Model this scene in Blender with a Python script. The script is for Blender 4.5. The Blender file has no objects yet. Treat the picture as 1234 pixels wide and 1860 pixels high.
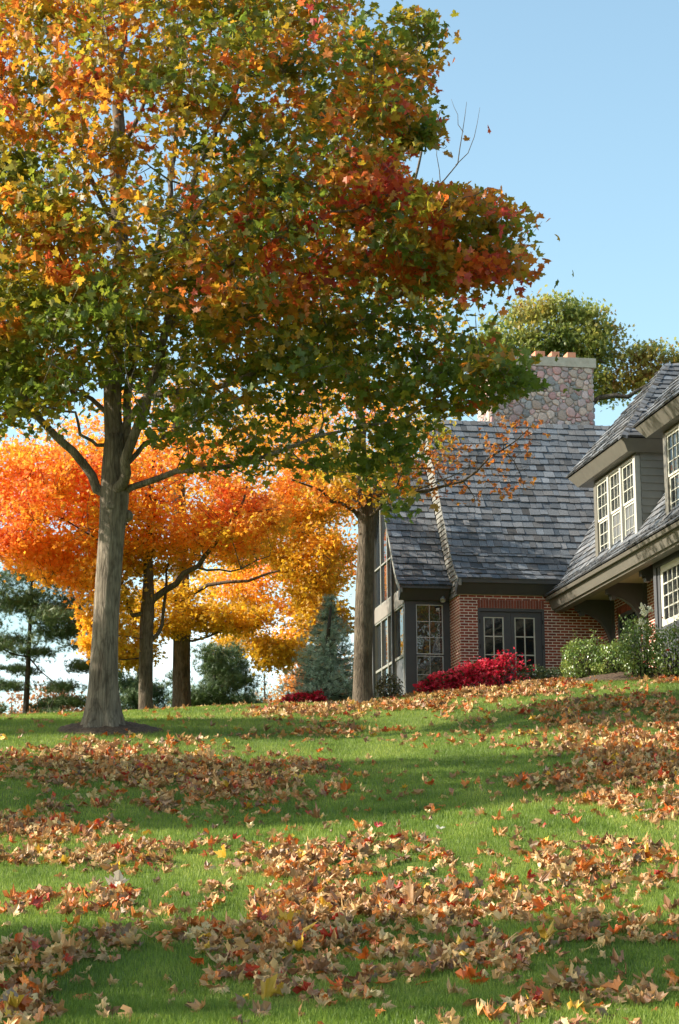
import bpy, math, random
import numpy as np
from mathutils import Vector, Matrix, noise as mnoise
R = math.radians
random.seed(7); rng = np.random.default_rng(11)
sc = bpy.context.scene; col = sc.collection

# ---------------------------------------------------------------- camera
FPX = 3904.; PITCH = R(11.45); ROLL = R(.479); YAW = R(10.47)
cam_d = bpy.data.cameras.new('camera'); cam = bpy.data.objects.new('camera', cam_d); col.objects.link(cam)
cam_d.sensor_fit = 'VERTICAL'; cam_d.sensor_height = 36; cam_d.lens = FPX/1860*36
cam_d.clip_start = .5; cam_d.clip_end = 3000
cam.matrix_world = Matrix.Rotation(R(90)+PITCH, 4, 'X') @ Matrix.Rotation(-ROLL, 4, 'Z')
sc.camera = cam

# ---------------------------------------------------------------- sun and sky
e1 = Vector((math.cos(YAW), math.sin(YAW), 0)); e2 = Vector((-e1.y, e1.x, 0))
SUN_EL = R(30); GAM = R(5)
sdir = (-e1*math.cos(GAM)+e2*math.sin(GAM))*math.cos(SUN_EL)+Vector((0, 0, math.sin(SUN_EL)))
sl = bpy.data.lights.new('sun', 'SUN'); sl.energy = 5.0; sl.angle = R(.53); sl.color = (1, .92, .78)
so = bpy.data.objects.new('sun', sl); col.objects.link(so)
so.rotation_euler = sdir.to_track_quat('Z', 'Y').to_euler(); so.location = (-30, 30, 40)
w = bpy.data.worlds.new('World'); sc.world = w; w.use_nodes = True
nt = w.node_tree; nt.nodes.clear()
sky = nt.nodes.new('ShaderNodeTexSky'); sky.sky_type = 'NISHITA'; sky.sun_disc = False
sky.sun_elevation = SUN_EL; sky.sun_rotation = math.atan2(sdir.x, sdir.y)
sky.air_density = 1.0; sky.dust_density = 1.2; sky.ozone_density = .8
bg = nt.nodes.new('ShaderNodeBackground'); bg.inputs[1].default_value = .14
wo = nt.nodes.new('ShaderNodeOutputWorld')
# low broken cloud near the horizon
tc = nt.nodes.new('ShaderNodeTexCoord'); mp = nt.nodes.new('ShaderNodeMapping'); mp.inputs['Scale'].default_value = (1, 1, 5)
no = nt.nodes.new('ShaderNodeTexNoise'); no.inputs['Scale'].default_value = 5; no.inputs['Detail'].default_value = 6
sep = nt.nodes.new('ShaderNodeSeparateXYZ')
mr = nt.nodes.new('ShaderNodeMapRange'); mr.inputs[1].default_value = .17; mr.inputs[2].default_value = .07
cr_ = nt.nodes.new('ShaderNodeMapRange'); cr_.inputs[1].default_value = .45; cr_.inputs[2].default_value = .62
mu = nt.nodes.new('ShaderNodeMath'); mu.operation = 'MULTIPLY'
mx = nt.nodes.new('ShaderNodeMixRGB'); mx.inputs[2].default_value = (7.5, 8.0, 8.6, 1)
L = nt.links.new
L(tc.outputs['Generated'], mp.inputs[0]); L(mp.outputs[0], no.inputs[0]); L(tc.outputs['Generated'], sep.inputs[0])
L(sep.outputs['Z'], mr.inputs[0]); L(no.outputs[0], cr_.inputs[0]); L(mr.outputs[0], mu.inputs[0]); L(cr_.outputs[0], mu.inputs[1])
tint = nt.nodes.new('ShaderNodeVectorMath'); tint.operation = 'MULTIPLY'; tint.inputs[1].default_value = (1.07, 1.15, 1.0); L(sky.outputs[0], tint.inputs[0])
L(mu.outputs[0], mx.inputs[0]); L(tint.outputs[0], mx.inputs[1]); L(mx.outputs[0], bg.inputs[0]); L(bg.outputs[0], wo.inputs[0])
sc.view_settings.view_transform = 'Standard'; sc.view_settings.look = 'None'
sc.view_settings.gamma = 1; sc.view_settings.exposure = 1.0
sc.render.engine = 'CYCLES'; sc.render.resolution_x = 679; sc.render.resolution_y = 1024
sc.cycles.max_bounces = 8; sc.cycles.transparent_max_bounces = 8

# ---------------------------------------------------------------- projection helpers (survey points -> world metres)
cp_, sp_, crr, srr = math.cos(PITCH), math.sin(PITCH), math.cos(ROLL), math.sin(ROLL)
def D(px, py):
    x = (px-617)/FPX; y = (930-py)/FPX
    X = x*crr+y*srr; U = -x*srr+y*crr
    return Vector((X, cp_-U*sp_, sp_+U*cp_))
def P(px, py, Y):
    d = D(px, py); return d*(Y/d.y)
O = P(835, 1076, 50); O.z = 0
def lc(p): q = p-O; return Vector((q.dot(e1), q.dot(e2), p.z))
def onB(px, py, b):
    d = D(px, py); return lc(d*((b+O.dot(e2))/d.dot(e2)))
def onA(px, py, a):
    d = D(px, py); return lc(d*((a+O.dot(e1))/d.dot(e1)))

# ---------------------------------------------------------------- object helpers
def tag(o, label=None, cat=None, group=None, kind=None):
    if label: o['label'] = label
    if cat: o['category'] = cat
    if group: o['group'] = group
    if kind: o['kind'] = kind
    return o
def empty(name, loc=(0, 0, 0), rz=0):
    o = bpy.data.objects.new(name, None); col.objects.link(o); o.location = loc; o.rotation_euler = (0, 0, rz)
    o.empty_display_size = .2; return o
def raw_mesh(name, V, tri=None, loops=None, sizes=None, mat=None, parent=None, colr=None, smooth=False, uv=None, off=None):
    V = np.asarray(V, dtype=np.float32)
    if off is not None: V = V-np.asarray(off, dtype=np.float32)
    if tri is not None:
        tri = np.asarray(tri, dtype=np.int32); sizes = np.full(len(tri), tri.shape[1], dtype=np.int32); loops = tri.ravel()
    loops = np.asarray(loops, dtype=np.int32); sizes = np.asarray(sizes, dtype=np.int32)
    me = bpy.data.meshes.new(name)
    me.vertices.add(len(V)); me.vertices.foreach_set('co', V.ravel())
    me.loops.add(len(loops)); me.loops.foreach_set('vertex_index', loops)
    me.polygons.add(len(sizes)); st = np.zeros(len(sizes), dtype=np.int32); st[1:] = np.cumsum(sizes)[:-1]
    me.polygons.foreach_set('loop_start', st)
    me.update(calc_edges=True)
    if smooth: me.polygons.foreach_set('use_smooth', np.ones(len(sizes), dtype=bool))
    else: me.polygons.foreach_set('use_smooth', np.zeros(len(sizes), dtype=bool))
    if colr is not None:
        c = np.ones((len(V), 4), dtype=np.float32); c[:, :3] = colr
        at = me.color_attributes.new('Col', 'FLOAT_COLOR', 'POINT'); at.data.foreach_set('color', c.ravel())
    if uv is not None:
        ul = me.uv_layers.new(name='UVMap'); ul.data.foreach_set('uv', np.asarray(uv, dtype=np.float32).ravel())
    me.validate()
    if mat: me.materials.append(mat)
    o = bpy.data.objects.new(name, me); col.objects.link(o)
    if parent: o.parent = parent
    return o
class MB:
    """collects faces of ONE mesh; uv = box projection in metres"""
    def __init__(s): s.v = []; s.f = []; s.c = []; s.uv = []
    def face(s, pts, c=(1, 1, 1), uv=None):
        i = len(s.v); s.v += [tuple(p) for p in pts]; s.f.append(list(range(i, i+len(pts)))); s.c += [c]*len(pts)
        if uv is None:
            n = (Vector(pts[1])-Vector(pts[0])).cross(Vector(pts[2])-Vector(pts[0]))
            if abs(n.z) > max(abs(n.x), abs(n.y)): uv = [(p[0], p[1]) for p in pts]
            elif abs(n.x) > abs(n.y): uv = [(p[1], p[2]) for p in pts]
            else: uv = [(p[0], p[2]) for p in pts]
        s.uv += uv
    def hexa(s, q, c=(1, 1, 1)):   # q: 8 pts bottom 4, top 4
        for a in ((0, 3, 2, 1), (4, 5, 6, 7), (0, 1, 5, 4), (1, 2, 6, 5), (2, 3, 7, 6), (3, 0, 4, 7)): s.face([q[k] for k in a], c)
    def box(s, x0, x1, y0, y1, z0, z1, c=(1, 1, 1)):
        s.hexa([(x0, y0, z0), (x1, y0, z0), (x1, y1, z0), (x0, y1, z0), (x0, y0, z1), (x1, y0, z1), (x1, y1, z1), (x0, y1, z1)], c)
    def obox(s, o, u, v, n, a, c=(1, 1, 1)):
        o, u, v, n = Vector(o), Vector(u), Vector(v), Vector(n); u0, u1, v0, v1, n0, n1 = a
        s.hexa([o+u*i+v*j+n*k for k in (n0, n1) for (i, j) in ((u0, v0), (u1, v0), (u1, v1), (u0, v1))], c)
    def prism(s, prof, axis, t0, t1, c=(1, 1, 1)):
        mk = (lambda p, t: (t, p[0], p[1])) if axis == 'a' else (lambda p, t: (p[0], t, p[1]))
        A = [mk(p, t0) for p in prof]; B = [mk(p, t1) for p in prof]; n = len(prof)
        s.face(A, c); s.face(B[::-1], c)
        for i in range(n): j = (i+1) % n; s.face([A[i], B[i], B[j], A[j]], c)
    def build(s, name, mat, parent=None, off=None, smooth=False, bevel=0):
        loops = [i for f in s.f for i in f]; sizes = [len(f) for f in s.f]
        o = raw_mesh(name, s.v, loops=loops, sizes=sizes, mat=mat, parent=parent, colr=s.c, uv=s.uv, off=off, smooth=smooth)
        return o

# ---------------------------------------------------------------- materials
def newmat(name):
    m = bpy.data.materials.new(name); m.use_nodes = True; n = m.node_tree; n.nodes.clear()
    out = n.nodes.new('ShaderNodeOutputMaterial'); return m, n, out
def N(n, t, **kw):
    x = n.nodes.new(t)
    for k, v in kw.items():
        if k.startswith('i_'):
            kk = k[2:]; x.inputs[int(kk) if kk.isdigit() else kk.replace('_', ' ')].default_value = v
        else: setattr(x, k, v)
    return x
def noisy(name, c0, c1, scale=8, rough=.7, bump=.2, stretch=(1, 1, 1), detail=6, spec=.3, coord='Object', metal=0, bscale=None):
    m, n, out = newmat(name); b = N(n, 'ShaderNodeBsdfPrincipled', i_Roughness=rough, i_Metallic=metal); b.inputs['Specular IOR Level'].default_value = spec
    t = N(n, 'ShaderNodeTexCoord'); mp = N(n, 'ShaderNodeMapping'); mp.inputs['Scale'].default_value = stretch
    no = N(n, 'ShaderNodeTexNoise', i_Scale=scale, i_Detail=detail, i_Roughness=.65); r = N(n, 'ShaderNodeValToRGB')
    r.color_ramp.elements[0].position = .3; r.color_ramp.elements[1].position = .7
    r.color_ramp.elements[0].color = (*c0, 1); r.color_ramp.elements[1].color = (*c1, 1)
    bu = N(n, 'ShaderNodeBump', i_Strength=bump, i_Distance=.02); l = n.links.new
    l(t.outputs[coord], mp.inputs[0]); l(mp.outputs[0], no.inputs[0]); l(no.outputs[0], r.inputs[0]); l(r.outputs[0], b.inputs['Base Color'])
    l(no.outputs[0], bu.inputs['Height']); l(bu.outputs[0], b.inputs['Normal']); l(b.outputs[0], out.inputs[0]); return m
def attr_mat(name, rough=.8, gscale=0, gst=(1, 1, 1), gamt=.3, bump=.2, mult=1.0, spec=.25):
    """colour from the per-piece attribute, broken up by a fine noise"""
    m, n, out = newmat(name); b = N(n, 'ShaderNodeBsdfPrincipled', i_Roughness=rough); b.inputs['Specular IOR Level'].default_value = spec
    a = N(n, 'ShaderNodeAttribute', attribute_name='Col'); l = n.links.new
    t = N(n, 'ShaderNodeTexCoord'); mp = N(n, 'ShaderNodeMapping'); mp.inputs['Scale'].default_value = gst
    no = N(n, 'ShaderNodeTexNoise', i_Scale=gscale or 10, i_Detail=5)
    mr = N(n, 'ShaderNodeMapRange'); mr.inputs[1].default_value = .3; mr.inputs[2].default_value = .7; mr.inputs[3].default_value = (1-gamt)*mult; mr.inputs[4].default_value = (1+gamt)*mult
    mu = N(n, 'ShaderNodeVectorMath', operation='SCALE'); bu = N(n, 'ShaderNodeBump', i_Strength=bump, i_Distance=.01)
    l(t.outputs['Object'], mp.inputs[0]); l(mp.outputs[0], no.inputs[0]); l(no.outputs[0], mr.inputs[0]); l(a.outputs['Color'], mu.inputs[0]); l(mr.outputs[0], mu.inputs['Scale'])
    l(mu.outputs[0], b.inputs['Base Color']); l(no.outputs[0], bu.inputs['Height']); l(bu.outputs[0], b.inputs['Normal']); l(b.outputs[0], out.inputs[0]); return m
def leaf_mat(name, trans=.45, rough=.45, gl=.06, tmul=1.3):
    m, n, out = newmat(name); l = n.links.new
    a = N(n, 'ShaderNodeAttribute', attribute_name='Col')
    d = N(n, 'ShaderNodeBsdfDiffuse'); t = N(n, 'ShaderNodeBsdfTranslucent'); g = N(n, 'ShaderNodeBsdfGlossy', i_Roughness=rough); g.inputs[0].default_value = (.9, .9, .9, 1)
    sc_ = N(n, 'ShaderNodeVectorMath', operation='SCALE'); sc_.inputs['Scale'].default_value = tmul
    m1 = N(n, 'ShaderNodeMixShader', i_0=trans); m2 = N(n, 'ShaderNodeMixShader', i_0=gl)
    l(a.outputs['Color'], d.inputs[0]); l(a.outputs['Color'], sc_.inputs[0]); l(sc_.outputs[0], t.inputs[0])
    l(d.outputs[0], m1.inputs[1]); l(t.outputs[0], m1.inputs[2]); l(m1.outputs[0], m2.inputs[1]); l(g.outputs[0], m2.inputs[2]); l(m2.outputs[0], out.inputs[0]); return m
def bark_mat(name, c0, c1, sc1=9, bump=.7, crk=.6):
    m, n, out = newmat(name); l = n.links.new
    b = N(n, 'ShaderNodeBsdfPrincipled', i_Roughness=.9); b.inputs['Specular IOR Level'].default_value = .15
    t = N(n, 'ShaderNodeTexCoord'); mp = N(n, 'ShaderNodeMapping'); mp.inputs['Scale'].default_value = (1, 1, .34)
    no = N(n, 'ShaderNodeTexNoise', i_Scale=sc1, i_Detail=8, i_Roughness=.7, i_Distortion=.6)
    mp2 = N(n, 'ShaderNodeMapping'); mp2.inputs['Scale'].default_value = (1, 1, .09); vo = N(n, 'ShaderNodeTexVoronoi', i_Scale=sc1*2.4, feature='DISTANCE_TO_EDGE')
    n2 = N(n, 'ShaderNodeTexNoise', i_Scale=1.7, i_Detail=4)
    r = N(n, 'ShaderNodeValToRGB'); r.color_ramp.elements[0].position = .32; r.color_ramp.elements[1].position = .68
    r.color_ramp.elements[0].color = (*c0, 1); r.color_ramp.elements[1].color = (*c1, 1)
    mr = N(n, 'ShaderNodeMapRange'); mr.inputs[1].default_value = 0; mr.inputs[2].default_value = .12; mr.inputs[3].default_value = crk; mr.inputs[4].default_value = 1.
    mr2 = N(n, 'ShaderNodeMapRange'); mr2.inputs[1].default_value = .35; mr2.inputs[2].default_value = .65; mr2.inputs[3].default_value = .75; mr2.inputs[4].default_value = 1.15
    mu = N(n, 'ShaderNodeVectorMath', operation='SCALE'); mu2 = N(n, 'ShaderNodeVectorMath', operation='SCALE')
    ad = N(n, 'ShaderNodeMath', operation='MULTIPLY'); bu = N(n, 'ShaderNodeBump', i_Strength=bump, i_Distance=.04)
    l(t.outputs['Object'], mp.inputs[0]); l(mp.outputs[0], no.inputs[0]); l(t.outputs['Object'], mp2.inputs[0]); l(mp2.outputs[0], vo.inputs[0]); l(t.outputs['Object'], n2.inputs[0])
    l(no.outputs[0], r.inputs[0]); l(vo.outputs[0], mr.inputs[0]); l(r.outputs[0], mu.inputs[0]); l(mr.outputs[0], mu.inputs['Scale'])
    l(n2.outputs[0], mr2.inputs[0]); l(mu.outputs[0], mu2.inputs[0]); l(mr2.outputs[0], mu2.inputs['Scale']); l(mu2.outputs[0], b.inputs['Base Color'])
    l(mr.outputs[0], ad.inputs[0]); l(no.outputs[0], ad.inputs[1]); l(ad.outputs[0], bu.inputs['Height']); l(bu.outputs[0], b.inputs['Normal']); l(b.outputs[0], out.inputs[0]); return m
def brick_mat(name):
    m, n, out = newmat(name); l = n.links.new
    b = N(n, 'ShaderNodeBsdfPrincipled', i_Roughness=.85); b.inputs['Specular IOR Level'].default_value = .2
    t = N(n, 'ShaderNodeTexCoord'); br = N(n, 'ShaderNodeTexBrick')
    br.inputs['Color1'].default_value = (.33, .075, .045, 1); br.inputs['Color2'].default_value = (.17, .045, .035, 1); br.inputs['Mortar'].default_value = (.75, .66, .56, 1)
    br.inputs['Scale'].default_value = 1; br.inputs['Mortar Size'].default_value = .0095; br.inputs['Mortar Smooth'].default_value = .1
    br.inputs['Bias'].default_value = -.15; br.inputs['Brick Width'].default_value = .203; br.inputs['Row Height'].default_value = .0677
    no = N(n, 'ShaderNodeTexNoise', i_Scale=30, i_Detail=4); mr = N(n, 'ShaderNodeMapRange'); mr.inputs[3].default_value = .75; mr.inputs[4].default_value = 1.25
    mu = N(n, 'ShaderNodeVectorMath', operation='SCALE'); bu = N(n, 'ShaderNodeBump', i_Strength=.6, i_Distance=.008, invert=True)
    l(t.outputs['UV'], br.inputs[0]); l(t.outputs['Object'], no.inputs[0]); l(no.outputs[0], mr.inputs[0]); l(br.outputs['Color'], mu.inputs[0]); l(mr.outputs[0], mu.inputs['Scale'])
    l(mu.outputs[0], b.inputs['Base Color']); l(br.outputs['Fac'], bu.inputs['Height']); l(bu.outputs[0], b.inputs['Normal']); l(b.outputs[0], out.inputs[0]); return m
def glass_mat(name, base=(.02, .025, .03), trans=0., spec=1.0, rough=.02):
    m, n, out = newmat(name); l = n.links.new
    b = N(n, 'ShaderNodeBsdfPrincipled', i_Roughness=rough, i_IOR=1.9); b.inputs['Base Color'].default_value = (*base, 1); b.inputs['Specular IOR Level'].default_value = .6
    t = N(n, 'ShaderNodeTexCoord'); no = N(n, 'ShaderNodeTexNoise', i_Scale=2.2, i_Detail=2); bu = N(n, 'ShaderNodeBump', i_Strength=.12, i_Distance=.03)
    l(t.outputs['Object'], no.inputs[0]); l(no.outputs[0], bu.inputs['Height']); l(bu.outputs[0], b.inputs['Normal'])
    if trans:
        tr = N(n, 'ShaderNodeBsdfTransparent'); tr.inputs[0].default_value = (.85, .87, .87, 1); mi = N(n, 'ShaderNodeMixShader', i_0=trans)
        l(b.outputs[0], mi.inputs[1]); l(tr.outputs[0], mi.inputs[2]); l(mi.outputs[0], out.inputs[0])
    else: l(b.outputs[0], out.inputs[0])
    return m
M = dict(
    brick=brick_mat('brick'), shake=attr_mat('cedar_shakes', .85, 14, (3, 3, .7), .28, .35),
    trim=noisy('taupe_trim_paint', (.125, .115, .095), (.155, .143, .118), 5, .5, .04, spec=.35),
    charcoal=noisy('charcoal_paint', (.072, .074, .08), (.088, .09, .096), 4, .5, .04, spec=.35),
    siding=noisy('siding_paint', (.20, .195, .175), (.235, .23, .205), 4, .6, .06),
    casing=noisy('window_casing_paint', (.37, .36, .33), (.42, .41, .375), 4, .5, .03),
    soffit=noisy('soffit_paint', (.33, .27, .2), (.37, .31, .235), 2.5, .7, .05),
    beam=noisy('sunroom_beam_paint', (.19, .165, .145), (.22, .195, .17), 4, .6, .05),
    cream=noisy('cream_sash_paint', (.56, .54, .46), (.64, .62, .53), 6, .45, .02),
    white=noisy('white_storm_frame', (.6, .6, .6), (.68, .68, .68), 6, .45, .02),
    glass=glass_mat('window_glass'), glass2=glass_mat('clear_glass', (.03, .035, .04), .6),
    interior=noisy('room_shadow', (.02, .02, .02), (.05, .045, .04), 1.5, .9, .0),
    blind=noisy('window_blind', (.34, .31, .25), (.42, .39, .32), 3, .8, .0, (1, 1, 14)),
    screen=noisy('insect_screen', (.10, .105, .11), (.15, .155, .16), 4, .5, .0),
    fabric=noisy('valance_fabric', (.4, .35, .25), (.55, .5, .38), 9, .9, .1, (1, 1, 5)),
    bluecloth=noisy('blue_chair_fabric', (.16, .3, .42), (.22, .38, .5), 6, .8, .1),
    stone=attr_mat('field_stone', .8, 26, (1, 1, 1), .22, .5), mortar=noisy('mortar', (.4, .37, .33), (.5, .46, .41), 20, .9, .3),
    capstone=noisy('concrete_cap', (.37, .32, .25), (.52, .46, .37), 6, .9, .3), terra=noisy('terracotta', (.5, .2, .12), (.62, .28, .17), 9, .8, .1),
    metal=noisy('lamp_metal', (.55, .55, .57), (.65, .65, .67), 9, .3, .0, metal=.6), lens=noisy('lamp_lens', (.5, .5, .46), (.6, .6, .55), 9, .2, .0),
    leaf=leaf_mat('maple_leaves', .54, .45, .03, 1.6), dry=leaf_mat('fallen_maple_leaves', .22, .5, .05, 1.2), needle=leaf_mat('needles', .15, .5, .05, 1.2),
    bushleaf=leaf_mat('shrub_leaves', .25, .35, .1, 1.2), blade=leaf_mat('grass_blades', .42, .5, .02, 1.5), petal=leaf_mat('petals', .4, .6, .02, 1.0),
    bark=bark_mat('grey_maple_bark', (.11, .085, .062), (.31, .255, .195), 8, .8, .6), bark2=bark_mat('brown_bark', (.07, .052, .038), (.20, .16, .12), 12, 1.),
    bark3=bark_mat('dark_bark', (.04, .034, .03), (.1, .085, .07), 10, 1.),
    mulch=noisy('wood_mulch', (.02, .013, .01), (.17, .11, .07), 26, .95, 1., detail=9),
)
# ---------------------------------------------------------------- terrain
TC = [(-617, [(12, 1860), (15, 1705), (20, 1548), (26, 1425), (31, 1345), (35, 1316), (42, 1307), (50, 1304), (60, 1306), (75, 1330)]),
      (0, [(12, 1860), (15, 1702), (20, 1545), (26, 1432), (33, 1350), (38, 1305), (42, 1286), (48, 1283), (56, 1284), (75, 1320)]),
      (617, [(12, 1860), (15, 1692), (20, 1518), (26, 1395), (33, 1300), (38, 1256), (43, 1239), (50, 1236), (60, 1240), (75, 1290)])]
def _col(tab, Y):
    yy = np.interp(Y, [t[0] for t in tab], [t[1] for t in tab])
    z = (1721-yy)*Y/3904.
    z = np.where(Y < 12, -1.7+(Y/12.)**1.3*1.345, z)
    zend = (1721-tab[-1][1])*75/3904.
    return np.where(Y > 75, zend-np.minimum((Y-75)*.03, 5), z)
def G(X, Y):
    X = np.asarray(X, float); Y = np.asarray(Y, float)
    u = 3904*X/np.maximum(Y, 8)
    zl, zc, zr = (_col(t[1], Y) for t in TC)
    a = np.clip((u+617)/617, 0, 1); b = np.clip(u/617, 0, 1)
    a = a*a*(3-2*a)*.5+a*.5; b = b*b*(3-2*b)*.5+b*.5
    z = np.where(u < 0, zl*(1-a)+zc*a, zc*(1-b)+zr*b)
    return z+.025*np.sin(X*.9+1)*np.sin(Y*.7)
def g1(x, y): return float(G(x, y))
def smoothG(X, Y):
    return (G(X, Y-.7)+G(X, Y+.7)+G(X-.5, Y)+G(X+.5, Y)+G(X, Y))/5
def ground_hit(px, py, y0=11):
    d = D(px, py); Y = np.arange(y0, 60, .05); z = d.z/d.y*Y; g = smoothG(d.x/d.y*Y, Y)
    k = np.where(z <= g)[0]
    Yh = Y[k[0]] if len(k) else 45.
    return Vector((d.x/d.y*Yh, Yh, g1(d.x/d.y*Yh, Yh)))
xs = np.unique(np.concatenate([np.arange(-14, 16, .4), np.linspace(-40, 40, 41), np.array([-900, -500, -300, -200, -140, -100, -70, -50, 50, 70, 100, 140, 200, 300, 500, 900])]))
ys = np.unique(np.concatenate([np.arange(8, 60, .4), np.linspace(-20, 110, 60), np.array([-400, -200, -100, -50, 150, 200, 300, 500, 900, 1500])]))
XX, YY = np.meshgrid(xs, ys); ZZ = smoothG(XX, YY)
V = np.stack([XX.ravel(), YY.ravel(), ZZ.ravel()], 1); nx = len(xs); ny = len(ys)
I = np.arange(nx*ny).reshape(ny, nx); quads = np.stack([I[:-1, :-1].ravel(), I[:-1, 1:].ravel(), I[1:, 1:].ravel(), I[1:, :-1].ravel()], 1)
M['lawn'] = noisy('lawn', (.07, .11, .014), (.13, .18, .025), 3, .9, .4, detail=10)
tag(raw_mesh('ground', V, tri=quads, mat=M['lawn'], smooth=True), 'sloping green lawn rising to the house', 'ground', kind='structure')

# ---------------------------------------------------------------- house
Z0 = 5.4; house = empty('brick_house', (O.x, O.y, Z0), YAW); OFF = (0, 0, Z0)
tag(house, 'red brick house with steep wood shake roofs, dormers and stone chimney behind the lawn', 'house')
def HB(mb, name, mat, parent=None, smooth=False): return mb.build(name, mat, parent or house, OFF, smooth)
AW = 2.05
def clip_poly(poly, clip):
    """convex clip of 2D poly by CCW convex clip"""
    out = poly
    for i in range(len(clip)):
        a = clip[i]; b = clip[(i+1) % len(clip)]; inp = out; out = []
        if not inp: return []
        f = lambda p: (b[0]-a[0])*(p[1]-a[1])-(b[1]-a[1])*(p[0]-a[0])
        for k in range(len(inp)):
            p, q = inp[k], inp[(k+1) % len(inp)]; fp, fq = f(p), f(q)
            if fp >= 0: out.append(p)
            if (fp >= 0) != (fq >= 0):
                t = fp/(fp-fq); out.append((p[0]+(q[0]-p[0])*t, p[1]+(q[1]-p[1])*t))
    return out
def shake_col(moss=0):
    v = random.gauss(.15, .03); v = max(.07, min(.27, v)); wm = random.gauss(0, .006)
    return (v*.95+wm, v*.99, v*1.07-wm)
def shakes(mb, o, u, v, poly, e=.228, wmin=.13, wmax=.30, t=.034, v0=0):
    """lays courses of split shakes over a roof plane; poly in (u,v) metres, CCW"""
    o, u, v = Vector(o), Vector(u).normalized(), Vector(v).normalized(); n = u.cross(v)
    umin = min(p[0] for p in poly); umax = max(p[0] for p in poly); vmin = min(p[1] for p in poly); vmax = max(p[1] for p in poly)
    mb.face([o+u*p[0]+v*p[1] for p in poly], (.06, .06, .06))
    y = vmin+v0; k = 0
    while y < vmax:
        x = umin-random.random()*wmax; row = random.gauss(1, .07)
        while x < umax:
            w_ = random.uniform(wmin, wmax)
            j = random.gauss(0, .012); th = t*random.uniform(.7, 1.3)
            q = clip_poly([(x+.004, y+j), (x+w_-.004, y+j+random.gauss(0, .004)), (x+w_-.004, y+e*1.2), (x+.004, y+e*1.2)], poly)
            if len(q) >= 3:
                c = tuple(max(.03, ch*row) for ch in shake_col())
                tilt = random.gauss(0, .004)
                h = lambda p: .006+th*(1-(p[1]-y)/(e*1.25))+tilt*(p[0]-x)/w_
                top = [o+u*p[0]+v*p[1]+n*h(p) for p in q]; bot = [o+u*p[0]+v*p[1] for p in q]
                mb.face(top, c); m_ = len(q)
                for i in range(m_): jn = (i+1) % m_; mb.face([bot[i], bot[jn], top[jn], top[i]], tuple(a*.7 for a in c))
            x += w_
        y += e; k += 1
def roof_profile(mb, prof, axis, t0, t1, sgn=1, e=.228):
    """prof: list of (p,z) going up; roof planes extruded along axis from t0 to t1"""
    for i in range(len(prof)-1):
        (p0, z0), (p1, z1) = prof[i], prof[i+1]; Ls = math.hypot(p1-p0, z1-z0)
        if axis == 'a': o = (t0, p0, z0); u = (1, 0, 0); v = (0, p1-p0, z1-z0); W = t1-t0
        else: o = (p0, t1, z0); u = (0, -1, 0); v = (p1-p0, 0, z1-z0); W = t1-t0
        shakes(mb, o, u, v, [(0, 0), (W, 0), (W, Ls+.01), (0, Ls+.01)], e)
# main block ------------------------------------------------------
MP = [(-.38, 8.44), (.02, 8.74), (.36, 9.17), (3.0, 13.08)]
HW = 8.2
wall = MB()
dl, dr, dt, db = .43, 2.05, 7.81, 5.6      # french door opening
wall.face([(0, 0, 5), (dl, 0, 5), (dl, 0, HW), (0, 0, HW)]); wall.face([(dr, 0, 5), (6, 0, 5), (6, 0, HW), (dr, 0, HW)])
wall.face([(dl, 0, dt+.2), (dr, 0, dt+.2), (dr, 0, HW), (dl, 0, HW)])
wall.face([(dl, 0, 5), (dr, 0, 5), (dr, 0, db), (dl, 0, db)])
wall.face([(0, 6, 5), (0, 0, 5), (0, 0, HW), (0, 6, HW)])
wall.face([(8.5, 6, 5), (0, 6, 5), (0, 6, HW), (8.5, 6, HW)]); wall.face([(dl, 0, db), (dr, 0, db), (dr, .35, db), (dl, .35, db)])
HB(wall, 'wall', M['brick'])
sold = MB()       # soldier course, bricks on end
x = dl
while x < dr-.02:
    v = random.uniform(.75, 1.15); sold.box(x+.004, min(x+.0617, dr), -.004, .05, dt+.004, dt+.196, (.27*v, .08*v, .052*v)); x += .0677
HB(sold, 'brick_lintel', attr_mat('soldier_bricks', .85, 30, (1, 1, 1), .2, .2))
lm = MB(); lm.box(dl, dr, .002, .06, dt, dt+.2); HB(lm, 'lintel_mortar', M['mortar'])
rf = MB(); roof_profile(rf, MP, 'a', -.12, 9.5)
back = [(6.38, 8.44), (3.0, 13.08)]
rf.face([(9.5, 6.38, 8.44), (-.12, 6.38, 8.44), (-.12, 3.0, 13.08), (9.5, 3.0, 13.08)], (.15, .15, .15))
mroof = HB(rf, 'roof', M['shake'])
def caps(mb, p0, p1, n1, n2, w_=.14, e=.2, t=.03):
    """overlapping cap shakes on a ridge or hip; n1, n2 run down each slope"""
    p0, p1, n1, n2 = Vector(p0), Vector(p1), Vector(n1).normalized(), Vector(n2).normalized(); d = (p1-p0); Ls = d.length; d.normalize(); up = Vector((0, 0, 1)); s = 0
    while s < Ls:
        a = p0+d*s; b = p0+d*min(Ls, s+e*1.1); c = shake_col(); h0 = up*(.035+t); h1 = up*.03
        for nn in (n1, n2):
            q = [a+h0, a+h0+nn*w_, b+h1+nn*w_, b+h1]; mb.face(q, c)
            mb.face([a+h0, a+h0+nn*w_, a+nn*w_, a], tuple(k*.6 for k in c)); mb.face([a+h0+nn*w_, b+h1+nn*w_, b+nn*w_, a+nn*w_], tuple(k*.6 for k in c))
        s += e
rc = MB(); caps(rc, (9.4, 3.0, 13.05), (-.12, 3.0, 13.05), (0, -2.64, -3.91), (0, 2.64, -3.91)); HB(rc, 'ridge_cap', M['shake'], mroof)
fa = MB(); fa.prism([(-.33, 8.41), (-.08, 8.13), (.0, 8.13), (.0, 8.42)], 'a', -.1, 5.6)
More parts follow.
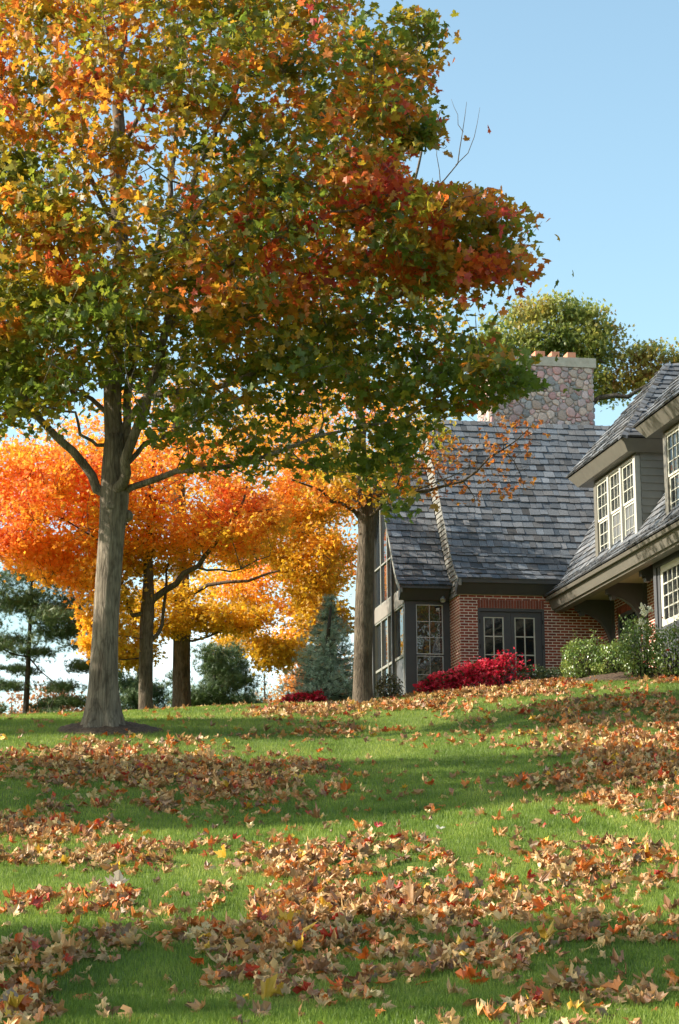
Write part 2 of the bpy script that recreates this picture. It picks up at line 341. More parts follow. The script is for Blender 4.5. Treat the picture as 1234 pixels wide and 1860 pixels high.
fa.prism([(-.37, 8.44), (-.35, 8.36), (-.28, 8.36), (-.3, 8.44)], 'a', -.11, 5.6)
HB(fa, 'eave_fascia', M['charcoal'])
# clapboard gable side and rake board
def bf(z, prof):
    for i in range(len(prof)-1):
        if z <= prof[i+1][1] or i == len(prof)-2:
            t = (z-prof[i][1])/(prof[i+1][1]-prof[i][1]); return prof[i][0]+(prof[i+1][0]-prof[i][0])*t
sd = MB(); z = 8.13
while z < 12.9:
    z1 = min(z+.13, 13.0); f0 = bf(max(z, 8.45), MP)+.03; f1 = bf(max(z1, 8.46), MP)+.03
    if z < 8.4: f0 = f1 = -.0
    sd.face([(-.04, f0, z), (-.015, f1, z1), (-.015, 6-f1, z1), (-.04, 6-f0, z)]); sd.face([(-.04, f0, z), (-.04, 6-f0, z), (-.0, 6-f0, z), (-.0, f0, z)]); z += .13
HB(sd, 'gable_siding', M['siding'])
rk = MB()
for i in range(3):
    (p0, z0), (p1, z1) = MP[i], MP[i+1]
    for s in (0, 1):
        q0, q1 = (p0, p1) if s == 0 else (6-p0, 6-p1)
        rk.hexa([(-.1, q0, z0-.16), (-.04, q0, z0-.16), (-.04, q1, z1-.16), (-.1, q1, z1-.16), (-.1, q0, z0-.004), (-.04, q0, z0-.004), (-.04, q1, z1-.004), (-.1, q1, z1-.004)])
HB(rk, 'rake_board', M['siding'])
# french doors
fr = MB(); fr.box(dl, dl+.06, .01, .16, db, dt); fr.box(dr-.06, dr, .01, .16, db, dt); fr.box(dl+.06, dr-.06, .01, .16, dt-.07, dt)
HB(fr, 'door_frame', M['charcoal'])
zb = 6.28
for (x0, x1, p0, p1) in ((dl+.065, 1.2375, .61, 1.04), (1.2425, dr-.065, 1.36, 1.80)):
    lf = MB(); lf.box(x0, p0-.03, .05, .1, db+.01, dt-.075); lf.box(p1+.03, x1, .05, .1, db+.01, dt-.075)
    lf.box(p0-.03, p1+.03, .05, .1, 7.61, dt-.075); lf.box(p0-.03, p1+.03, .05, .1, db+.01, zb-.03)
    leaf = HB(lf, 'french_door', M['charcoal'])
    s = MB(); y0, y1 = .06, .095
    s.box(p0-.029, p0, y0, y1, zb-.029, 7.609); s.box(p1, p1+.029, y0, y1, zb-.029, 7.609); s.box(p0, p1, y0, y1, 7.585, 7.609); s.box(p0, p1, y0, y1, zb-.029, zb)
    mid = (p0+p1)/2; s.box(mid-.014, mid+.014, y0+.004, y1-.002, zb, 7.585)
    for k in (1, 2): zz = zb+(7.585-zb)*k/3; s.box(p0, mid-.014, y0+.004, y1-.002, zz-.013, zz+.013); s.box(mid+.014, p1, y0+.004, y1-.002, zz-.013, zz+.013)
    HB(s, 'sash', M['cream'], leaf).parent = leaf
    g = MB(); g.box(p0+.001, p1-.001, y0+.012, y0+.018, zb+.001, 7.584); HB(g, 'pane', M['glass2'], leaf)
    for zz in (7.5, 6.9, 6.3): hg = MB(); hg.box(*((x0-.03, x0-.005) if x0 < 1 else (x1+.005, x1+.03)), -.0, .012, zz-.05, zz+.05); HB(hg, 'hinge', M['interior'], leaf)
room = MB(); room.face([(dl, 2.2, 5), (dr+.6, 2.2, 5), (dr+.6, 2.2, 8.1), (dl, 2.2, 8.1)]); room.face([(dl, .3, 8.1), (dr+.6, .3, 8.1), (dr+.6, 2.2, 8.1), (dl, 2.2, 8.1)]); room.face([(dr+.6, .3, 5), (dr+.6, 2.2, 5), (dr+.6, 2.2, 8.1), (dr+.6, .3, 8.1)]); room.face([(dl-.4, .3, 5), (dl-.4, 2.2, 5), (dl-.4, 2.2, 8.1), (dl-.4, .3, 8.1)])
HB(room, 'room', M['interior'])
va = MB(); nseg = 14
for i in range(nseg):      # gathered valance tied back
    t0, t1 = i/nseg, (i+1)/nseg; x0 = .56+.46*t0; x1 = .56+.46*t1; d0 = .2+.03*(i % 2); d1 = .2+.03*((i+1) % 2)
    b0 = 7.58-.3*(1-t0)**2-.06; b1 = 7.58-.3*(1-t1)**2-.06
    va.face([(x0, d0, b0), (x1, d1, b1), (x1, d1, 7.7), (x0, d0, 7.7)])
HB(va, 'valance', M['fabric'])
ch = MB()
for k in range(10):
    a0, a1 = math.pi*k/10, math.pi*(k+1)/10
    ch.face([(.78-.17*math.cos(a0), .5, 6.4), (.78-.17*math.cos(a1), .5, 6.4), (.78-.17*math.cos(a1), .5, 6.68+.1*math.sin(a1)), (.78-.17*math.cos(a0), .5, 6.68+.1*math.sin(a0))])
    ch.face([(.78-.17*math.cos(a0), .5, 6.68+.1*math.sin(a0)), (.78-.17*math.cos(a1), .5, 6.68+.1*math.sin(a1)), (.78-.17*math.cos(a1), .58, 6.68+.1*math.sin(a1)), (.78-.17*math.cos(a0), .58, 6.68+.1*math.sin(a0))])
HB(ch, 'chair_back', M['bluecloth'])

# sunroom -----------------------------------------------------------
SA = -1.11; SP = [(.62, 8.42), (1.02, 8.7), (1.3, 9.05), (3.4, 12.1)]
sr = MB(); roof_profile(sr, SP, 'a', SA-.2, -.045)
sr.face([(-.045, 6.18, 8.42), (SA-.2, 6.18, 8.42), (SA-.2, 3.4, 12.1), (-.045, 3.4, 12.1)], (.15, .15, .15))
for i in range(3):
    (p0, z0), (p1, z1) = SP[i], SP[i+1]; sr.hexa([(SA-.19, p0, z0-.06), (-.05, p0, z0-.06), (-.05, p1, z1-.06), (SA-.19, p1, z1-.06), (SA-.19, p0, z0-.01), (-.05, p0, z0-.01), (-.05, p1, z1-.01), (SA-.19, p1, z1-.01)], (.1, .1, .1))
sroof = HB(sr, 'sunroom_roof', M['shake'])
rc = MB(); caps(rc, (-.05, 3.4, 12.07), (SA-.2, 3.4, 12.07), (0, -2.1, -3.05), (0, 2.1, -3.05)); HB(rc, 'ridge_cap', M['shake'], sroof)
fa = MB(); fa.prism([(.68, 8.4), (.93, 8.12), (1.0, 8.12), (1.0, 8.5)], 'a', SA-.15, -.045); HB(fa, 'sunroom_fascia', M['charcoal'])
rk = MB()
for i in range(3):
    (p0, z0), (p1, z1) = SP[i], SP[i+1]
    for s in (0, 1):
        q0, q1 = (p0, p1) if s == 0 else (6.8-p0, 6.8-p1)
        rk.hexa([(SA-.2, q0, z0-.17), (SA-.13, q0, z0-.17), (SA-.13, q1, z1-.17), (SA-.2, q1, z1-.17), (SA-.2, q0, z0-.012), (SA-.13, q0, z0-.012), (SA-.13, q1, z1-.012), (SA-.2, q1, z1-.012)])
HB(rk, 'sunroom_rake', M['siding'])
sf = MB()   # front wall: corner post, casing round the window
sf.box(SA, -.87, 1.0, 1.1, 4.8, 8.13); sf.box(-.87, -.83, 1.02, 1.1, 4.8, 8.13); sf.box(-.83, -.16, 1.02, 1.1, 8.03, 8.13); sf.box(-.16, -.001, 1.02, 1.1, 4.8, 8.13); sf.box(-.83, -.16, 1.02, 1.1, 4.8, 5.3)
HB(sf, 'sunroom_wall', M['charcoal'])
def muntin_window(x0, x1, z0, z1, y, cols, rows, fw, mw, mat, pmat, name='window', swap=False, parent=None, dep=.04, back=None):
    """sash frame + muntins as one mesh, pane below it; faces -b, or -a with swap"""
    f = (lambda m_, u0, u1, d0, d1, v0, v1: m_.box(u0, u1, d0, d1, v0, v1)) if not swap else (lambda m_, u0, u1, d0, d1, v0, v1: m_.box(d0, d1, u0, u1, v0, v1))
    s = MB(); f(s, x0, x0+fw, y, y+dep, z0, z1); f(s, x1-fw, x1, y, y+dep, z0, z1); f(s, x0+fw, x1-fw, y, y+dep, z0, z0+fw); f(s, x0+fw, x1-fw, y, y+dep, z1-fw, z1)
    for k in range(1, cols): xx = x0+fw+(x1-x0-2*fw)*k/cols; f(s, xx-mw/2, xx+mw/2, y+.004, y+dep-.006, z0+fw, z1-fw)
    for k in range(1, rows): zz = z0+fw+(z1-z0-2*fw)*k/rows; f(s, x0+fw, x1-fw, y+.007, y+dep-.009, zz-mw/2, zz+mw/2)
    o = HB(s, name, mat, parent); g = MB(); f(g, x0+fw*.5, x1-fw*.5, y+dep*.55, y+dep*.7, z0+fw*.5, z1-fw*.5); HB(g, 'pane', pmat, o)
    if back: q = MB(); f(q, x0+fw*.5, x1-fw*.5, y+dep+.05, y+dep+.06, z0+fw*.5, z1-fw*.5); HB(q, 'blind', back, o)
    return o
muntin_window(-.83, -.17, 6.83, 8.03, 1.03, 2, 3, .022, .016, M['white'], M['glass'])
muntin_window(-.83, -.17, 5.45, 6.80, 1.045, 2, 3, .02, .012, M['white'], M['glass'])
gw = MB()   # gable: posts, rails, beam (plane a = SA)
def post(b0, b1, z0, z1, out=.0, th=.08): gw.box(SA-out, SA+th, b0, b1, z0, z1)
def rz(b): # underside of rake at b
    bb = b if b < 3.4 else 6.8-b
    for i in range(3):
        if bb <= SP[i+1][0] or i == 2: return SP[i][1]+(SP[i+1][1]-SP[i][1])*(bb-SP[i][0])/(SP[i+1][0]-SP[i][0])-.17
posts = [1.13, 2.2, 2.98, 3.77, 4.6, 5.72]
for k, b in enumerate(posts): post(b-.035, b+.035, 4.8, rz(b)+.1 if k not in (0, 5) else 8.1, .012)
for k in range(5):
    b0, b1 = posts[k]+.035, posts[k+1]-.035
    post(b0, b1, 6.80, 6.86, .002); post(b0, b1, 8.02, 8.06, .004); post(b0, b1, 8.42, 8.47, .004); post(b0, b1, 5.25, 5.32, .004)
    if 1 <= k <= 3: post(b0, b1, 9.42, 9.46, .002)
HB(gw, 'gable_frame', M['siding'])
bm = MB(); bm.box(SA-.02, SA+.07, 1.02, 5.8, 8.06, 8.42); HB(bm, 'gable_beam', M['beam'])
dk = MB()
for b in (2.2, 4.6): dk.box(SA-.075, SA-.014, b-.03, b+.03, 4.8, min(rz(b), 10.2)-.02)
HB(dk, 'downspout', M['charcoal'])
gi = 0
for k in range(5):
    b0, b1 = posts[k]+.03, posts[k+1]-.03
    for (z0, z1) in ((5.3, 6.81), (6.85, 8.03)):
        if k == 0 and z0 < 6: q = MB(); q.face([(SA+.03, b1, z0), (SA+.03, b0, z0), (SA+.03, b0, z1), (SA+.03, b1, z1)]); HB(q, 'panel', M['charcoal']); continue
        q = MB(); tl = random.gauss(0, .006); q.face([(SA+.04+tl, b1, z0), (SA+.04-tl, b0, z0), (SA+.04-tl, b0, z1), (SA+.04+tl, b1, z1)]); HB(q, 'pane', M['glass'])
    q = MB(); tl = random.gauss(0, .006); pts = [(SA+.04+tl, b1, 8.46), (SA+.04-tl, b0, 8.46), (SA+.04-tl, b0, max(8.47, rz(b0)+.1))]
    if b0 < 3.4 < b1: pts.append((SA+.04, 3.4, rz(3.4)+.1))
    pts.append((SA+.04+tl, b1, max(8.47, rz(b1)+.1))); q.face(pts); HB(q, 'pane', M['glass'])
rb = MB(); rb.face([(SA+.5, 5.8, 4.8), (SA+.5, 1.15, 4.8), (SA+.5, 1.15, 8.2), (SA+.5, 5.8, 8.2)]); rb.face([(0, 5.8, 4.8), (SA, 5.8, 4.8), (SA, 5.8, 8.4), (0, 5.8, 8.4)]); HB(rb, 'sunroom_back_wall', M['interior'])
# floodlight under the sunroom fascia
fl = MB(); c0 = Vector((-.2, .86, 8.2)); dr_ = Vector((-.15, -.55, -.6)).normalized(); sx = dr_.cross(Vector((0, 0, 1))).normalized(); sy = dr_.cross(sx)
def cone(mb, c, d, u, v, prof, n=14):
    rings = [[c+d*s+(u*math.cos(2*math.pi*k/n)+v*math.sin(2*math.pi*k/n))*r_ for k in range(n)] for s, r_ in prof]
    for a, b in zip(rings, rings[1:]):
        for k in range(n): mb.face([a[k], a[(k+1) % n], b[(k+1) % n], b[k]])
    return rings
rg = cone(fl, c0, dr_, sx, sy, [(-.03, .0), (-.03, .03), (.04, .035), (.09, .06), (.15, .065), (.155, .06), (.13, .055)])
flo = HB(fl, 'floodlight', M['metal'], smooth=False); ln = MB(); ln.face(rg[-1]); HB(ln, 'lens', M['lens'], flo)
bk = MB(); cone(bk, Vector((-.2, .93, 8.24)), Vector((0, -1, 0)), Vector((1, 0, 0)), Vector((0, 0, 1)), [(0, .05), (.03, .05), (.07, .02), (.1, .0)]); HB(bk, 'floodlight_bracket', M['interior'], flo)

# chimney -----------------------------------------------------------
cx0, cx1, cy0, cy1, cz0, cz1 = 1.72, 4.47, 3.35, 4.55, 12.3, 14.72
cb = MB(); cb.box(cx0, cx1, cy0, cy1, cz0, cz1); chim = HB(cb, 'chimney', M['mortar'])
def stones(mb, o, u, v, n, W, H, s=.175):
    o, u, v, n = Vector(o), Vector(u), Vector(v), Vector(n); pts = []
    tries = 0
    while tries < 6000:
        tries += 1; x, y = random.uniform(0, W), random.uniform(0, H); rr = s*random.choice([.55, .75, 1, 1, 1.25])
        if all((x-p[0])**2+(y-p[1])**2 > ((rr+p[2])/2*.92)**2 for p in pts): pts.append((x, y, rr))
    for i, (x, y, rr) in enumerate(pts):
        poly = [(0, 0), (W, 0), (W, H), (0, H)]
        for j, (x2, y2, r2) in enumerate(pts):
            if i == j: continue
            dx, dy = x2-x, y2-y; d2 = math.hypot(dx, dy)
            if d2 > 3*s*1.3: continue
            t = .5+(rr*rr-r2*r2)*.25/(d2*d2); mx_, my_ = x+dx*t, y+dy*t; out = []
            f = lambda p: -((p[0]-mx_)*dx+(p[1]-my_)*dy)/d2-.006
            for k in range(len(poly)):
                p, q = poly[k], poly[(k+1) % len(poly)]; fp, fq = f(p), f(q)
                if fp >= 0: out.append(p)
                if (fp >= 0) != (fq >= 0): tt = fp/(fp-fq); out.append((p[0]+(q[0]-p[0])*tt, p[1]+(q[1]-p[1])*tt))
            poly = out
            if len(poly) < 3: break
        if len(poly) < 3: continue
        for _ in range(2):    # round the corners
            poly = [((a[0]*(1-t)+b[0]*t), (a[1]*(1-t)+b[1]*t)) for a, b in zip(poly, poly[1:]+poly[:1]) for t in (.25, .75)]
        gx = sum(p[0] for p in poly)/len(poly); gy = sum(p[1] for p in poly)/len(poly); hh = random.uniform(.035, .07)
        v_ = random.uniform(.3, .52); c = random.choice([(v_*1.2, v_*.78, v_*.72), (v_*1.25, v_*.72, v_*.68), (v_*1.15, v_*.9, v_*.76), (v_*1.2, v_*.9, v_*.74), (v_*.72, v_*.68, v_*.66), (v_*1.1, v_*.84, v_*.8)])
        rings = [(1.0, 0), (.97, hh*.45), (.82, hh*.85), (.5, hh)]
        rv = [[o+u*(gx+(p[0]-gx)*k)+v*(gy+(p[1]-gy)*k)+n*h for p in poly] for k, h in rings]
        for a, b in zip(rv, rv[1:]):
            for k in range(len(poly)): kn = (k+1) % len(poly); mb.face([a[k], a[kn], b[kn], b[k]], c)
        mb.face(rv[-1], c)
st = MB(); stones(st, (cx0, cy0, cz0), (1, 0, 0), (0, 0, 1), (0, -1, 0), cx1-cx0, cz1-cz0); stones(st, (cx0, cy1, cz0), (0, -1, 0), (0, 0, 1), (-1, 0, 0), cy1-cy0, cz1-cz0)
stones(st, (cx1, cy0, cz0), (0, 1, 0), (0, 0, 1), (1, 0, 0), cy1-cy0, cz1-cz0)
HB(st, 'field_stones', M['stone'], chim)
cc = MB(); cc.box(cx0-.07, cx1+.1, cy0-.07, cy1+.07, cz1, cz1+.25); HB(cc, 'chimney_cap', M['capstone'], chim)
for px, wd in ((912, .26), (946, .24), (978, .26), (1006, .2), (1035, .22)):
    a = onB(px, 657, 3.9).x; fb = MB(); t = .035; y0, y1 = 3.7, 4.1; zc = cz1+.25
    fb.box(a-wd/2, a+wd/2, y0, y0+t, zc, zc+.26); fb.box(a-wd/2, a+wd/2, y1-t, y1, zc, zc+.26); fb.box(a-wd/2, a-wd/2+t, y0+t, y1-t, zc, zc+.26); fb.box(a+wd/2-t, a+wd/2, y0+t, y1-t, zc, zc+.26)
    HB(fb, 'flue', M['terra'], chim)

# right wing ----------------------------------------------------------
BN = -13.0
WP = [(AW, 8.09), (AW+.36, 8.42), (6.0, 13.4)]
wr = MB(); roof_profile(wr, WP, 'b', BN, 2.9)
wr.face([(9.9, BN, 8.09), (9.9, 2.9, 8.09), (6.0, 2.9, 13.4), (6.0, BN, 13.4)], (.15, .15, .15))
HB(wr, 'wing_roof', M['shake'])
fa = MB(); fa.prism([(AW+.02, 8.07), (AW+.05, 8.0), (AW+.1, 8.0), (AW+.12, 8.07)], 'b', BN, -.002)
fa.prism([(AW+.12, 8.0), (AW+.2, 7.79), (AW+.32, 7.79), (AW+.32, 8.1), (AW+.12, 8.06)], 'b', BN, -.004)
fa.prism([(AW+.24, 7.79), (AW+.26, 7.74), (AW+.36, 7.74), (AW+.36, 7.79)], 'b', BN, -.006)
HB(fa, 'wing_fascia', M['trim'])
sf = MB(); sf.box(AW+.36, 3.5, BN, -.002, 7.92, 7.96); HB(sf, 'soffit', M['soffit'])
# soffit inner board
ib = MB(); ib.box(AW+.361, AW+.5, BN, -.003, 7.76, 7.92); HB(ib, 'soffit_beam', M['trim'])
ww = MB(); ww.face([(3.5, 0, 5), (3.5, BN, 5), (3.5, BN, 8), (3.5, 0, 8)]); ww.face([(3.5, BN, 5), (9, BN, 5), (9, BN, 12), (3.5, BN, 8)]); HB(ww, 'wing_wall', M['brick'])
# brick soldier band over the porch opening, window under the overhang
x = -2.9; s2 = MB()
while x < -1.1: v = random.uniform(.75, 1.15); s2.box(3.485, 3.52, x+.004, x+.062, 7.5, 7.69, (.27*v, .08*v, .052*v)); x += .0677
HB(s2, 'brick_lintel', bpy.data.materials['soldier_bricks'])
muntin_window(-2.8, -1.2, 5.9, 7.5, 3.47, 3, 3, .09, .03, M['charcoal'], M['glass'], swap=True)
def bracket(b):
    br = MB(); t = .075; a0, a1 = 2.62, 3.42; n = 12
    br2 = MB(); br2.box(3.42, 3.5, b-.1, b+.1, 6.2, 7.92); br2.box(2.5, 3.42, b-.06, b+.06, 7.84, 7.92)
    out = []; inn = []
    for k in range(n+1):
        th = math.pi/2*k/n   # curve from wall foot up to beam end
        out.append((3.42-(3.42-2.66)*math.sin(th)*1.0, 6.95+(7.7-6.95)*(1-math.cos(th)))) ; 
    arc = [(3.42-.78*(1-math.cos(math.pi/2*k/n)), 6.75+.87*math.sin(math.pi/2*k/n)) for k in range(n+1)]   # concave underside
    top = [(2.64, 7.84), (3.42, 7.84)]
    for k in range(n):
        p, q = arc[k], arc[k+1]
        up0 = (min(3.42, p[0]+.34*(k/n)**.0*.9), p[1]+.05); 
        w0 = .26; ang0 = math.pi/2*k/n; ang1 = math.pi/2*(k+1)/n
        o0 = (3.42-(.78-w0)*(1-math.cos(ang0)) if k else 3.42, 6.75+(.87+.2)*math.sin(ang0)+0.0); o1 = (3.42-(.78-w0)*(1-math.cos(ang1)), 6.75+1.07*math.sin(ang1))
        o0 = (max(o0[0], p[0]+.001), min(o0[1], 7.84)); o1 = (o1[0], min(o1[1], 7.84))
        for s_ in (-t, t): br.face([(p[0], b+s_, p[1]), (q[0], b+s_, q[1]), (3.42 if o1[1] >= 7.83 else o1[0], b+s_, o1[1]), (3.42 if o0[1] >= 7.83 else o0[0], b+s_, o0[1])])
        br.face([(p[0], b-t, p[1]), (p[0], b+t, p[1]), (q[0], b+t, q[1]), (q[0], b-t, q[1])])
    # solid web between arc and wall/beam, carved foot blocks
    for s_ in (-t+.01, t-.01): br.face([(3.42, b+s_, 6.75)]+[(a, b+s_, z_) for a, z_ in arc]+[(2.64, b+s_, 7.84), (3.42, b+s_, 7.84)])
    br.box(2.58, 2.68, b-t-.01, b+t+.01, 7.66, 7.84); br.box(2.68, 2.78, b-t-.005, b+t+.005, 7.54, 7.64)
    o = HB(br, 'bracket', M['charcoal']); HB(br2, 'bracket_post', M['charcoal'], o)
for b in (-.8, -3.2, -5.6): bracket(b)
# bay with divided window
by = MB(); BA = 2.65
by.box(BA, 3.5, -12, -6.24, 5, 6.42); by.box(BA, 3.5, -12, -6.24, 7.7, 7.9); by.box(BA, BA+.1, -6.42, -6.24, 6.42, 7.7); by.box(BA+.03, BA+.12, -6.56, -6.42, 6.42, 7.7); by.box(BA+.1, 3.5, -6.3, -6.24, 6.42, 7.7)
by.box(BA, BA+.1, -12, -9.1, 6.42, 7.7); HB(by, 'bay', M['charcoal'])
muntin_window(-9.1, -6.56, 6.42, 7.70, BA+.05, 8, 4, .14, .028, M['cream'], M['glass2'], 'bay_window', swap=True, back=M['blind'])
# dormers -------------------------------------------------------------
def dormer(bfar, bnear, ebf, ebn, apex_b):
    AD = 2.5; AE = 2.1; ze = 10.56; zs = 8.42; za = 12.78; aa = 3.88
    d = MB()
    # front casing wall (faces -a)
    d.box(AD, AD+.1, bfar-.0, bfar-.16, zs-.35, 10.3) if False else None
    d.box(AD+.02, AD+.1, bnear, bfar, 10.24, 10.5); d.box(AD+.02, AD+.1, bnear, bfar, zs-.2, zs+.05)
    d.box(AD, AD+.1, bfar-.2, bfar, zs-.2, 10.24)
    dm = HB(d, 'dormer', M['trim'])
    # cheeks with clapboards
    for bb, sg in ((bnear, -1), (bfar, 1)):
        s = MB(); z = 8.0
        while z < 10.38:
            z1 = min(z+.165, 10.4); s.face([(AD+.1, bb+sg*.03, z), (5.2, bb+sg*.03, z), (5.2, bb+sg*.008, z1), (AD+.1, bb+sg*.008, z1)]); s.face([(AD+.1, bb+sg*.03, z), (5.2, bb+sg*.03, z), (5.2, bb, z), (AD+.1, bb, z)]); z += .165
        HB(s, 'cheek', M['siding'], dm)
    # hipped shake roof
    r_ = MB(); nn, ff = (AE, ebn), (AE, ebf)
    apex = Vector((aa, apex_b, za)); K1 = Vector((AE, ebn, ze)); K2 = Vector((AE, ebf, ze)); K1r = Vector((5.6, ebn, ze)); K2r = Vector((5.6, ebf, ze)); AR = Vector((5.6, apex_b, za))
    def plane(pts):
        o = pts[0]; u = (pts[1]-pts[0]).normalized(); n = u.cross(pts[2]-pts[0]).normalized(); v = n.cross(u)
        shakes(r_, o, u, v, [((p-o).dot(u), (p-o).dot(v)) for p in pts], .2)
    plane([K2, K1, apex]); plane([K1, K1r, AR, apex]); plane([K2r, K2, apex, AR])
    ro = HB(r_, 'dormer_roof', M['shake'], dm)
    c = MB(); caps(c, K1, apex, (1, 0, .0), (0, 1, .0), .0) if False else None
    sl1 = (apex-K1).cross(Vector((0, 1, 0))); 
    hd = (apex-K1).normalized(); nL = (K2-K1).cross(apex-K1).normalized(); nN = (apex-K1).cross(K1r-K1).normalized()
    caps(c, K1, apex, hd.cross(nL) if hd.cross(nL).y > 0 else -hd.cross(nL), nN.cross(hd) if nN.cross(hd).x > 0 else -nN.cross(hd), .13, .19)
    caps(c, AR, apex, (0, -1, -1), (0, 1, -1), .12, .2)
    HB(c, 'hip_cap', M['shake'], dm)
    # tilted fascias and soffit
    f = MB(); q = .2; zf = 10.34
    # left eave
    o0 = [(AE+.03, ebf-.03, ze-.012), (AE+.03, ebn+.03, ze-.012), (AE+.2, ebn+.24, zf-.04), (AE+.2, ebf-.24, zf-.04)]
    i0 = [(AD+.1, ebf-.5, ze-.012), (AD+.1, ebn+.5, ze-.012), (AD+.1, ebn+.4, zf-.04), (AD+.1, ebf-.4, zf-.04)]
    f.face(o0); f.face([o0[3], o0[2], (AD+.1, ebn+.24, zf-.04), (AD+.1, ebf-.24, zf-.04)])
    # near eave
    f.face([(AE+.03, ebn+.03, ze-.012), (5.5, ebn+.03, ze-.012), (5.5, ebn+.24, zf-.04), (AE+.2, ebn+.24, zf-.04)]); f.face([(AD+.1, ebn+.24, zf-.04), (5.5, ebn+.24, zf-.04), (5.5, bnear+.05, zf-.04), (AD+.1, bnear+.05, zf-.04)])
    f.face([(AE+.03, ebf-.03, ze-.012), (5.5, ebf-.03, ze-.012), (5.5, ebf-.24, zf-.04), (AE+.2, ebf-.24, zf-.04)]); f.face([(AD+.1, ebf-.24, zf-.04), (5.5, ebf-.24, zf-.04), (5.5, bfar-.05, zf-.04), (AD+.1, bfar-.05, zf-.04)])
    f.face([(AE+.03, ebf-.03, ze-.012), (AE+.03, ebn+.03, ze-.012), (5.5, ebn+.03, ze-.012), (5.5, ebf-.03, ze-.012)])
    HB(f, 'dormer_fascia', M['trim'], dm)
    # three double-hung windows
    w0, w1 = bnear+.16, bfar-.2; n = 3; Wd = (w1-w0)/n
    cs = MB(); cs.box(AD-.02, AD+.1, bnear, w0, zs+.05, 10.24)
    for k in range(1, n): cs.box(AD-.02, AD+.1, w0+Wd*k-.06, w0+Wd*k+.06, zs+.05, 10.24)
    cs.box(AD-.03, AD+.1, bnear-.005, bfar-.2, zs, zs+.05); cs.box(AD-.01, AD+.018, w0, w1, 10.2, 10.24)
    HB(cs, 'window_casing', M['casing'], dm)
    for k in range(n):
        x0 = w0+Wd*k+(.06 if k else 0); x1 = w0+Wd*(k+1)-(.06 if k < n-1 else 0)
        muntin_window(x0, x1, 9.33, 10.2, AD+.02, 3, 3, .042, .015, M['cream'], M['glass2'], 'upper_sash', True, dm, back=M['blind'])
        if k == n-1: muntin_window(x0, x1, zs+.06, 9.33, AD+.045, 3, 3, .042, .015, M['cream'], M['glass2'], 'lower_sash', True, dm, back=M['blind'])
        else: muntin_window(x0, x1, zs+.06, 9.33, AD+.045, 3, 3, .045, .01, M['cream'], M['screen'], 'lower_sash', True, dm)
dormer(-2.76, -5.81, -1.97, -6.07-.08, -4.02)
dormer(-7.6, -10.65, -6.91, -11.0, -8.96)

# ---------------------------------------------------------------- plants: shared geometry
def star_leaf(detail=1):
    half = [(0, -.02), (.13, .08), (.44, -.02), (.36, .17), (.62, .44), (.40, .45), (.38, .58), (.2, .52), (.17, .72), (.24, .76)] if detail else [(0, -.02), (.42, .0), (.25, .2), (.62, .46), (.2, .5)]
    pts = half+[(0, 1.0)]+[(-x, y) for x, y in half[:0:-1]]
    pts = np.array(pts)*1.0; c = np.array([[0, .3]])
    V = np.concatenate([c, pts]); V = np.concatenate([V, np.zeros((len(V), 1))], 1); V[:, 1] -= .3
    n = len(pts); T = np.array([[0, i+1, (i+1) % n+1] for i in range(n)])
    return V, T
def ring_leaf():
    V, T = star_leaf(1); n = len(V)-1; inner = V[1:]*.5
    W_ = np.concatenate([V[:1], inner, V[1:]]); F = []
    for i in range(n):
        j = (i+1) % n; F += [[0, 1+i, 1+j], [1+i, 1+n+i, 1+n+j], [1+i, 1+n+j, 1+j]]
    return W_, np.array(F)
STAR, STAR_T = star_leaf(1); STARL, STARL_T = star_leaf(0); RING, RING_T = ring_leaf()
OV = np.array([[0, -.5, 0], [.3, -.15, 0], [.3, .2, 0], [0, .5, 0], [-.3, .2, 0], [-.3, -.15, 0]], float); OV_T = np.array([[0, 1, 2], [0, 2, 3], [0, 3, 4], [0, 4, 5]])
LOBE = np.array([[0, -.5, 0], [.12, -.2, 0], [.38, -.12, 0], [.14, .02, 0], [.36, .26, 0], [.1, .24, 0], [0, .55, 0], [-.1, .24, 0], [-.36, .26, 0], [-.14, .02, 0], [-.38, -.12, 0], [-.12, -.2, 0]], float)
LOBE_T = np.array([[3, 0, 1], [3, 1, 2], [9, 0, 3], [9, 3, 5], [5, 3, 4], [9, 5, 7], [7, 5, 6], [9, 7, 8], [9, 11, 0], [9, 10, 11]])
def euler_mats(yaw, tilt, roll):
    cy, sy = np.cos(yaw), np.sin(yaw); ct, st_ = np.cos(tilt), np.sin(tilt); c_, s_ = np.cos(roll), np.sin(roll); z = np.zeros_like(yaw); o = z+1
    Rz = np.stack([cy, -sy, z, sy, cy, z, z, z, o], 1).reshape(-1, 3, 3); Rx = np.stack([o, z, z, z, ct, -st_, z, st_, ct], 1).reshape(-1, 3, 3); Ry = np.stack([c_, z, s_, z, o, z, -s_, z, c_], 1).reshape(-1, 3, 3)
    return Rz @ Rx @ Ry
def scatter(T, F, pos, size, mats, fold=None, curl=None, wav=None):
    n = len(pos); k = len(T); B = np.repeat(T[None], n, 0).copy(); r2 = B[..., 0]**2+B[..., 1]**2
    if fold is not None: B[..., 2] += fold[:, None]*np.abs(B[..., 0])
    if curl is not None: B[..., 2] += curl[:, None]*r2
    if wav is not None: B[..., 2] += wav[:, None]*np.sin(B[..., 0]*7+wav[:, None]*40)*np.sin(B[..., 1]*8+wav[:, None]*20)
    W_ = np.einsum('nij,nkj->nki', mats, B)*size[:, None, None]+pos[:, None, :]
    FF = (F[None]+(np.arange(n)*k)[:, None, None]).reshape(-1, F.shape[1])
    return W_.reshape(-1, 3), FF
